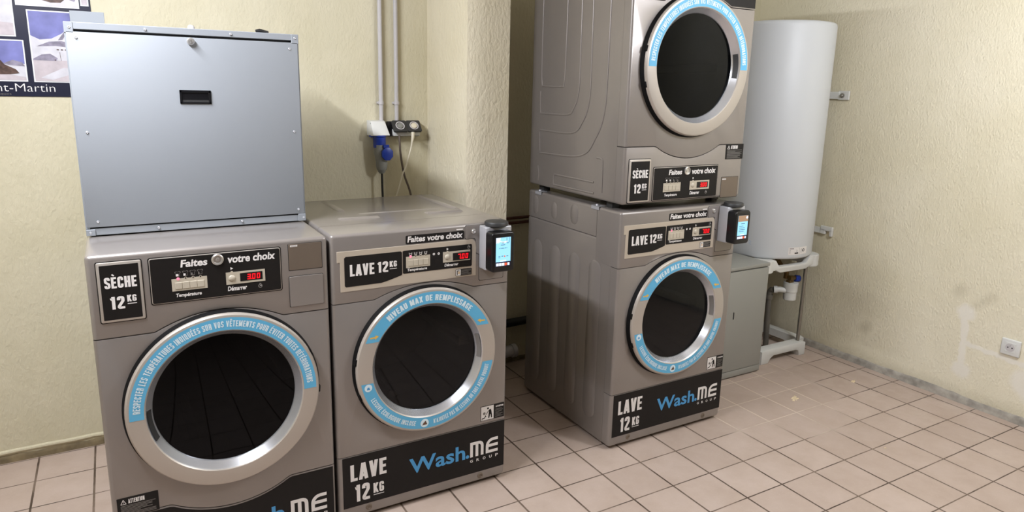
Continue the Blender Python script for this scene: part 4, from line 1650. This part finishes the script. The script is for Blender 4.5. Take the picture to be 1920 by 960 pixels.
def ph_center(P):
    P([(0, 0), (1, 0), (1, .52), (.8, .50), (.66, .70), (.60, .745), (.54, .70), (.35, .62), (.15, .60), (0, .655)], 2, 1)
    P([(.08, .50), (.30, .575), (.52, .59), (.70, .55), (.66, .50), (.40, .515)], 4, 2)
    P([(.60, .46), (.72, .52), (.88, .60), (1, .64), (1, .44), (.8, .44)], 4, 3)
    P([(.46, .60), (.52, .665), (.60, .745), (.58, .66), (.54, .61)], 4, 3)
    P([(0, .32), (.15, .385), (.3, .40), (.42, .34), (.4, .30), (0, .30)], 4, 3)
    P([(0, 0), (1, 0), (1, .31), (.5, .305), (0, .315)], 3, 2)
    P([(.10, .05), (.5, .20), (1, .18), (1, .10), (.6, .10), (.3, .02)], 2, 3)
    P([(.475, .30), (.482, .30), (.470, .43), (.463, .43)], 5, 4)
    for i in range(5):
        P([(.42 + i * .07, .455), (.46 + i * .07, .455), (.46 + i * .07, .470), (.42 + i * .07, .472)], 5, 4)
    P([(.365, .30), (.385, .30), (.38, .325), (.37, .325)], 5, 4)


def ph_rock(P):
    P([(0, 0), (1, 0), (1, .42), (.86, .46), (.7, .38), (.4, .34), (0, .40)], 2, 1)
    P([(.72, .42), (.85, .52), (.97, .46), (1, .36), (.8, .38)], 4, 2)
    P([(.05, .42), (.05, .70), (.14, .66), (.2, .74), (.28, .66), (.38, .72), (.45, .76), (.55, .70), (.55, .60), (.70, .50), (.74, .40), (.88, .28), (.92, .18), (.8, .15), (.62, .14), (.5, .25), (.3, .30), (.2, .36)], 5, 3)
    P([(.55, .14), (.8, .15), (1, .08), (1, 0), (.5, 0)], 3, 2)


def ph_top(P):
    P([(0, 0), (1, 0), (1, .5), (.6, .46), (.3, .55), (0, .45)], 2, 1)
    P([(.02, .10), (.12, .16), (.2, .12), (.2, .45), (.02, .42)], 5, 2)
    P([(.28, .18), (.40, .10), (.55, .06), (.72, .07), (.80, .14), (.74, .34), (.5, .4), (.3, .34)], 5, 2)
    P([(.84, .14), (.95, .10), (1, .2), (1, .40), (.86, .36)], 4, 2)


def ph_left(P):
    P([(0, 0), (1, 0), (1, .72), (.5, .60), (0, .7)], 2, 1)
    P([(0, .50), (.5, .53), (1, .60), (1, .72), (.6, .66), (0, .62)], 4, 2)
    P([(0, 0), (1, 0), (1, .18), (.4, .22), (0, .15)], 3, 2)


photo(-3.125, -2.925, 1.555, 1.8245, ph_center)
photo(-3.40, -3.1445, 1.556, 1.711, ph_rock)
photo(-3.156, -2.9505, 1.838, 2.05, ph_top)
photo(-3.40, -3.1655, 1.7225, 1.98, ph_left)
photo(-2.946, -2.918, 1.85, 2.05, ph_left)
b = bmesh.new()
font_fit(b, 'Saint-Martin', -3.306, -3.060, 1.5185, 1.5490, -.0024, 0, 0.0, -.012)
obj('lettering', b, 'white_ink', po, fix=False)
b = bmesh.new()
font_fit(b, 'iques', -3.240, -3.203, 1.5035, 1.5125, -.0024, 0, 0.0, -.012)
obj('lettering', b, 'grey_ink', po, fix=False)

# ------------------------------------------------------------ conduits, sockets, plug and cables
for x, lab in ((-1.732, 'pale grey conduit down the wall to the white blue-plugged socket'), (-1.652, 'pale grey conduit down the wall to the black double socket')):
    y = YB - .018
    r = thing('conduit', (x, y, 1.395), lab, 'conduit', 'conduits')
    b = bmesh.new()
    tube(b, [(0, 0, 0), (0, 0, ZC - 1.395)], .0105, 16)
    obj('pipe', b, 'pvc', r)
    for z in (.095, .70):
        b = bmesh.new()
        lathe(b, [(.0105, -.008), (.0135, -.008), (.0135, .008), (.0105, .008)], (0, 0, z), 'z', n=16)
        box(b, -.018, -.010, -.004, .0175, z - .005, z + .005, .001, 1)
        box(b, -.006, .006, .008, .0178, z - .006, z + .006, .001, 1)
        obj('clip', b, 'pvc', r)

cee = thing('industrial_socket', (-1.755, YB, 1.37), 'white wall socket box with blue inlet, left of the black double socket', 'socket')
b = bmesh.new()
# wedge-shaped white box: deeper at the bottom
P = [(-.046, 0, .036), (-.046, -.030, .034), (-.040, -.050, .032), (-.040, -.084, -.034), (-.046, -.070, -.036), (-.046, 0, -.038)]
A = [b.verts.new(p) for p in P]
B = [b.verts.new((.030 if i in (1, 2) else .044, p[1], p[2])) for i, p in enumerate(P)]
b.faces.new(A)
b.faces.new(B[::-1])
for i in range(6):
    b.faces.new((A[i], A[(i + 1) % 6], B[(i + 1) % 6], B[i]))
bmesh.ops.bevel(b, geom=b.edges[:], offset=.003, segments=2, profile=.5, affect='EDGES')
obj('socket_box', b, 'wplastic', cee)
for z in (.022, -.018):
    b = bmesh.new()
    lathe(b, [(.003, -.048), (.002, -.050), (0, -.050)], (-.0405, 0, z), 'y', n=10)
    obj('screw', b, 'cap', cee)
b = bmesh.new()
lathe(b, [(.020, -.034), (.034, -.034), (.034, -.040), (.031, -.044), (.030, -.094), (.020, -.094)], (.000, -.052, 0), 'z', n=28)
box(b, -.046, -.020, -.06, -.03, -.044, -.034, .002, 1)
obj('inlet_collar', b, 'bluepl', cee)

pl = thing('power_plug', (-1.755, .985, 1.28), 'grey plug with blue hinged lid hanging in the white industrial socket', 'plug')
b = bmesh.new()
tube(b, [(0, 0, .01), (0, 0, -.03), (.006, .0, -.080), (.008, .0, -.118), (.008, 0, -.130)], [.0285, .0285, .0255, .0195, .012], 20)
obj('plug_body', b, 'greypl', pl)
b = bmesh.new()
tube(b, [(.008, 0, -.072), (.008, 0, -.092), (.008, 0, -.112)], [.029, .0285, .024], 20)
obj('clamp_nut', b, 'greypl', pl)
b = bmesh.new()
oct_ = [(.030 * math.cos(math.radians(22.5 + 45 * i)), .034 * math.sin(math.radians(22.5 + 45 * i))) for i in range(8)]
prism(b, [(.024 + u, -.032 + z) for u, z in oct_], -.046, -.034, .003, 2)
box(b, .006, .034, -.040, -.026, -.004, .012, .002, 1)
obj('lid', b, 'bluepl', pl)
b = bmesh.new()
tube(b, smooth_path([(-1.747, .985, 1.152), (-1.746, .985, 1.10), (-1.745, .982, 1.02), (-1.744, .97, .90)]), .0055, 10)
tag(obj('power_cable', b, 'cable_black'), 'black cable hanging from the grey plug behind the washing machine', 'cable')

ds = thing('double_socket', (-1.62, YB, 1.365), 'black double wall socket with two raised flaps beside the white socket box', 'socket')
b = bmesh.new()
box(b, -.083, .086, -.030, 0, -.038, .036, .005, 2)
obj('back_box', b, 'dplastic', ds)
b = bmesh.new()
box(b, -.062, .078, -.052, -.028, -.034, -.002, .003, 2)
obj('socket_face', b, 'wplastic', ds)
tilt = Matrix.Translation((0, -.034, .036)) @ Matrix.Rotation(math.radians(-38), 4, 'X')
for x in (-.037, .036):
    b = bmesh.new()
    t = bmesh.new()
    pr = rrect(-.037, .037, -.066, .0, .008, 4)
    prism(t, pr, -.010, 0, .003, 2)
    bmesh.ops.transform(t, matrix=Matrix.Translation((x + .005, 0, 0)) @ tilt, verts=t.verts[:])
    merge(b, t)
    fl_ = obj('flap', b, 'cap', ds)
    b = bmesh.new()
    t = bmesh.new()
    lathe(t, [(.023, -.010), (.023, -.013), (.019, -.013), (.018, -.0105)], (0, 0, -.033), 'y', n=28)
    lathe(t, [(.0165, -.009), (.015, -.0135), (.008, -.016), (0, -.016)], (0, 0, -.033), 'y', n=28, mi=1)
    bmesh.ops.transform(t, matrix=Matrix.Translation((x + .005, 0, 0)) @ tilt, verts=t.verts[:])
    merge(b, t)
    obj('round_insert', b, ['pvc', 'greypl' if x < 0 else 'cable_white'], fl_)
b = bmesh.new()
tube(b, smooth_path([(-1.662, .965, 1.335), (-1.662, .958, 1.30), (-1.660, .955, 1.247), (-1.643, .955, 1.147), (-1.612, .955, 1.055), (-1.59, .96, .95)]), .0052, 10)
tag(obj('power_cable', b, 'cable_brown'), 'brown-grey cable hanging from the left half of the double socket', 'cable')
b = bmesh.new()
tube(b, smooth_path([(-1.594, .955, 1.345), (-1.598, .948, 1.325), (-1.612, .945, 1.26), (-1.640, .945, 1.175), (-1.652, .947, 1.150), (-1.668, .96, 1.08), (-1.69, .975, 1.0)]), [.0075] * 4 + [.0042] * 100 if False else .004, 10)
tube(b, [(-1.594, .955, 1.350), (-1.597, .949, 1.327), (-1.603, .947, 1.300)], [.009, .008, .0045], 12)
tag(obj('power_cable', b, 'cable_white'), 'thin ivory cable hanging from the right half of the double socket', 'cable')

# ------------------------------------------------------------ pipes between pillar and stack
for z, lab in ((.866, 'upper of two thin brown pipes along the wall between pillar and stacked machines'), (.838, 'lower of two thin brown pipes along the wall between pillar and stacked machines')):
    b = bmesh.new()
    tube(b, [(-1.262, YB - .028, z - .004), (-.35, YB - .028, z + .006)], .0085, 14)
    for x in (-1.15, -.55):
        lathe(b, [(.0085, -.006), (.011, -.006), (.011, .006), (.0085, .006)], (x, YB - .028, z), 'x', n=14)
        box(b, x - .004, x + .004, YB - .022, YB - .001, z - .003, z + .003)
    tag(obj('heating_pipe', b, 'copper'), lab, 'pipe', 'brown wall pipes')
b = bmesh.new()
tube(b, [(-1.262, YB - .03, .245), (-.35, YB - .03, .262)], .024, 18)
for x in (-1.1, -.6):
    lathe(b, [(.024, -.01), (.0285, -.01), (.0285, .01), (.024, .01)], (x, YB - .03, .25), 'x', n=18)
tag(obj('waste_pipe', b, 'cable_black'), 'thick black pipe low on the wall between pillar and stacked machines', 'pipe')
b = bmesh.new()
tube(b, smooth_path([(-1.15, .92, .015), (-1.13, .92, .09), (-1.07, .915, .118), (-1.02, .91, .122)], 6), .032, 18)
lathe(b, [(.032, -.012), (.038, -.012), (.038, .014), (.030, .016), (0, .016)], (-1.018, .91, .122), 'x', n=20)
tag(obj('drain_pipe', b, 'pvc'), 'stubby pale plastic drain elbow on the floor behind the washing machines', 'pipe')

# ------------------------------------------------------------ grey cabinet right of the stack
cb = thing('storage_cabinet', (-.30, .251, 0), 'low grey painted steel cabinet on the floor between stacked machines and water heater', 'cabinet')
CW, CD, CH = .553, .42, .652
b = bmesh.new()
box(b, 0, CW, .014, CD, .004, CH - .022, .003, 2)
obj('body', b, 'cabinet', cb)
b = bmesh.new()
box(b, -.002, CW + .002, -.002, CD + .002, CH - .020, CH, .004, 2)
obj('lid', b, 'cabinet', cb)
b = bmesh.new()
box(b, .002, CW - .004, 0, .012, .048, CH - .026, .002, 2)
d = obj('door', b, 'cabinet', cb)
b = bmesh.new()
box(b, .293, .300, -.003, .002, .355, .395, .001, 1)
obj('latch', b, 'cap', d)
b = bmesh.new()
box(b, .0, CW, .002, .02, .008, .0445, .002, 2)
obj('plinth', b, 'cabinet', cb)

# ------------------------------------------------------------ water heater on its stand
HX, HY, HR = .550, .562, .284
wh = thing('water_heater', (HX, HY, .636), 'tall white cylindrical water heater standing on a white stand in the corner', 'water heater')
HZ = 1.335
b = bmesh.new()
lathe(b, [(0, .012), (.16, .012), (HR - .03, .004), (HR - .012, .0), (HR - .003, .006), (HR, .016), (HR, HZ - .022), (HR - .003, HZ - .010), (HR - .010, HZ - .003), (HR - .022, HZ), (HR - .05, HZ + .002), (0, HZ + .006)], (0, 0, 0), 'z', n=96)
obj('tank', b, 'enamel', wh, 50)
b = bmesh.new()
lathe(b, [(0, -.030), (.085, -.030), (.095, -.024), (.100, .013), (0, .013)], (0, -.02, 0), 'z', n=40)
obj('element_cover', b, 'pvc', wh)


def curved_label(name, a0, a1, z0, z1, mats, draw=None):
    b = bmesh.new()
    n = 10
    r = HR + .0006
    V = []
    for i in range(n + 1):
        a = math.radians(a0 + (a1 - a0) * i / n)
        V.append((b.verts.new((r * math.cos(a), r * math.sin(a), z0)), b.verts.new((r * math.cos(a), r * math.sin(a), z1))))
    for i in range(n):
        b.faces.new((V[i][0], V[i + 1][0], V[i + 1][1], V[i][1]))

    def fn(s, t, lay=1):
        a = math.radians(a0 + (a1 - a0) * s)
        rr = r + .0005 * lay
        return (rr * math.cos(a), rr * math.sin(a), z0 + (z1 - z0) * t)
    if draw:
        draw(b, fn)
    return obj(name, b, mats, wh, fix=False)


def draw_label(b, fn):
    def R_(s0, s1, t0, t1, mi):
        put(b, [[(s0, t0), (s1, t0), (s1, t1), (s0, t1)]], lambda x, y: fn(x, y), mi)
    R_(.05, .25, .78, .88, 1)
    for i in range(5):
        R_(.06, .42 + .03 * (i % 2), .60 - i * .10, .64 - i * .10, 1)
    R_(.30, .48, .12, .30, 2)
    R_(.54, .548, .05, .95, 1)
    for i in range(6):
        R_(.62, .66, .75 - i * .10, .80 - i * .10, 1)
    put(b, [[(.77 + .08 * math.cos(q), .55 + .20 * math.sin(q)) for q in [2 * PI * i / 14 for i in range(14)]]], lambda x, y: fn(x, y), 2)
    put(b, [[(.77 + .045 * math.cos(q), .55 + .11 * math.sin(q)) for q in [2 * PI * i / 14 for i in range(14)]]], lambda x, y: fn(x, y, 2), 0)


curved_label('rating_label', -110, -81, .028, .072, ['white_ink', 'grey_ink', 'black'], draw_label)


def draw_blue(b, fn):
    for i in range(3):
        put(b, [[(.05, .1 + .3 * i), (.95, .05 + .3 * i), (.85, .25 + .3 * i), (.0, .28 + .3 * i)]], lambda x, y: fn(x, y), 1)


curved_label('maker_sticker', -176, -152, .075, .105, ['enamel', 'blue_ink'], draw_blue)
# wall straps towards the right wall, an eye at the near end
for z, lower in ((.938, False), (.122, True)):
    b = bmesh.new()
    x0, x1 = XR - HX - .016, XR - HX - .010
    ya, yb_ = .330 - HY, .80 - HY
    if lower:
        box(b, x0, x1, ya + .05, yb_, z - .019, z + .019, .002, 1)
        box(b, x0 - .004, x1 + .008, ya - .012, ya + .07, z + .002, z + .030, .003, 1)
        box(b, x0 - .004, x1 + .008, ya - .012, ya + .006, z - .028, z + .010, .003, 1)
        box(b, x0 - .004, x1 + .008, ya + .034, ya + .07, z - .020, z + .010, .003, 1)
    else:
        box(b, x0, x1, ya + .05, yb_, z - .021, z + .022, .002, 1)
        box(b, x0 + .002, x1 + .008, ya - .012, ya + .06, z - .025, z + .028, .003, 1)
    box(b, .20, x1, -.10, .10, z - .018, z + .018, .003, 1)
    br = obj('wall_bracket', b, 'wplastic', wh)
    if not lower:
        b = bmesh.new()
        lathe(b, [(.014, 0), (.014, -.003), (.009, -.004), (.009, -.012), (.007, -.014), (0, -.014)], (x0, ya + .030, z), 'x', n=18)
        obj('bolt', b, 'rod', br)

st = thing('water_heater_stand', (.5325, HY, 0), 'white plastic stand with metal rods carrying the water heater', 'stand')
# upper ring: four moulded sides with a notch in the front and back
b = bmesh.new()
S = .197


def side_outline(u0, u1, zt, zb):
    return [(u0, zt), (u0 + .04, zt), (u0 + .066, zt - .034), (u0 + .080, zt - .040), (u1 - .092, zt - .042), (u1 - .080, zt - .036), (u1 - .055, zt), (u1, zt),
            (u1, zb + .015), (u1 - .045, zb + .018), (u1 - .085, zb), (u0 + .085, zb), (u0 + .045, zb + .018), (u0, zb + .015)]


for k in range(4):
    prism(b, side_outline(-S, S, .635, .558), -.255, -.225, .004, 2, 0, Matrix.Rotation(PI / 2 * k, 4, 'Z'))
    # rounded corner blocks, pads that carry the tank rim
    t = bmesh.new()
    lathe(t, [(0, .566), (.055, .566), (.060, .572), (.060, .635), (.056, .640), (0, .640)], (0, 0, 0), 'z', n=24)
    bmesh.ops.transform(t, matrix=Matrix.Rotation(PI / 2 * k, 4, 'Z') @ Matrix.Translation((S, -.200, -.0055)), verts=t.verts[:])
    merge(b, t)
obj('top_frame', b, 'wplastic', st)
b = bmesh.new()


def base_outline(u0, u1):
    return [(u0, .0), (u0 + .062, .0), (u0 + .080, .028), (u0 + .105, .042), (u1 - .085, .042), (u1 - .062, .034), (u1 - .050, .0), (u1, .0), (u1, .080), (u1 - .03, .088), (u0 + .03, .088), (u0, .080)]


for k in range(4):
    prism(b, base_outline(-.197, .195), -.255, -.195, .006, 2, 0, Matrix.Rotation(PI / 2 * k, 4, 'Z'))
obj('base_frame', b, 'wplastic', st)
for sx in (-1, 1):
    for sy in (-1, 1):
        b = bmesh.new()
        tube(b, [(-.020 + sx * .174, sy * .225, .075), (-.020 + sx * .174, sy * .225, .60)], .011, 14)
        obj('rod', b, 'rod', st)

sv = thing('safety_valve', (.640, .40, .34), 'white plastic siphon under a blue-handled brass valve below the water heater', 'valve')
b = bmesh.new()
lathe(b, [(0, 0), (.034, 0), (.037, .004), (.038, .050), (.042, .055), (.042, .085), (.044, .092), (.044, .110), (.026, .112), (0, .112)], (.008, 0, 0), 'z', n=28)
obj('siphon', b, 'wplastic', sv)
b = bmesh.new()
tube(b, [(-.025, .01, .058), (-.050, .03, .064), (-.070, .05, .060)], [.016, .018, .018], 16)
tube(b, [(-.060, .04, .062), (-.075, .055, .060)], [.023, .023], 16)
obj('outlet_nozzle', b, 'wplastic', sv)
b = bmesh.new()
tube(b, [(.004, 0, .105), (.004, 0, .150)], [.016, .014], 14)
tube(b, [(-.004, .03, .13), (-.004, .03, .165), (-.02, .06, .20), (-.03, .09, .243)], [.017, .015, .015, .015], 14)
tube(b, [(-.014, .0, .14), (.030, -.005, .136)], [.016, .014], 14)
box(b, -.022, .014, -.016, .016, .110, .125, .003, 1)
obj('valve_body', b, 'brass', sv)
b = bmesh.new()
tube(b, [(.030, -.006, .135), (.038, -.008, .134), (.060, -.012, .130), (.064, -.013, .129)], [.018, .021, .021, .017], 12)
obj('handwheel', b, 'bluepl', sv)
b = bmesh.new()
tube(b, smooth_path([(.563, .457, .399), (.562, .468, .395), (.562, .478, .380), (.560, .480, .340), (.568, .482, .20), (.578, .484, .06), (.580, .484, .004)], 6), .017, 14)
tube(b, [(.560, .480, .362), (.560, .480, .335)], [.0225, .0225], 16)
tag(obj('drain_pipe', b, 'pipe_grey'), 'dark grey drain pipe running down from the white siphon to the floor', 'pipe')

# ------------------------------------------------------------ wall outlet on the right wall
ou = thing('wall_outlet', (XR, -.718, .374), 'white square electrical outlet low on the right wall', 'outlet')
b = bmesh.new()
box(b, -.013, 0, -.043, .043, -.042, .042, .006, 3)
obj('cover_frame', b, 'wplastic', ou)
b = bmesh.new()
t = bmesh.new()
box(t, -.0145, -.012, -.024, .024, -.024, .024, .001, 1)
merge(b, t)
lathe(b, [(.0205, -.0150), (.0195, -.0150), (.0185, -.0146), (.018, -.0147), (0, -.0147)], (0, 0, 0), 'x', n=28, mi=1)
for yy in (-.0095, .0095):
    lathe(b, [(0, -.0151), (.0032, -.0151), (.0032, -.0147)], (0, yy, 0), 'x', n=12, mi=2)
lathe(b, [(0, -.019), (.0022, -.0185), (.0025, -.0147)], (0, 0, .011), 'x', n=10, mi=3)
obj('socket_insert', b, ['wplastic', 'pvc', 'black', 'chrome'], ou)


# ------------------------------------------------------------ residue on the floor
def blob(name, x, y, sx, sy, rot, label, seed, mat='flake'):
    random.seed(seed)
    b = bmesh.new()
    n = 22
    top, bot = [], []
    for i in range(n):
        a = 2 * PI * i / n
        r = random.uniform(.45, 1.0)
        px, py = sx * r * math.cos(a), sy * r * math.sin(a)
        X = x + px * math.cos(rot) - py * math.sin(rot)
        Y = y + px * math.sin(rot) + py * math.cos(rot)
        bot.append(b.verts.new((X, Y, 0)))
        top.append(b.verts.new((x + (X - x) * .85, y + (Y - y) * .85, .0016)))
    b.faces.new(top)
    b.faces.new(bot[::-1])
    for i in range(n):
        b.faces.new((bot[i], bot[(i + 1) % n], top[(i + 1) % n], top[i]))
    tag(obj(name, b, mat), label, 'floor residue', 'flakes of residue on the floor')


blob('residue_patch', .132, -.089, .048, .020, .5, 'torn cream residue patch on the tiles in front of the grey cabinet', 1)
blob('residue_patch', .622, -.095, .030, .012, .2, 'thin cream residue streak on the tiles near the skirting of the right wall', 2)
blob('residue_chip', .062, -.635, .008, .006, .2, 'tiny pale chip on the open tiled floor at the right', 4)
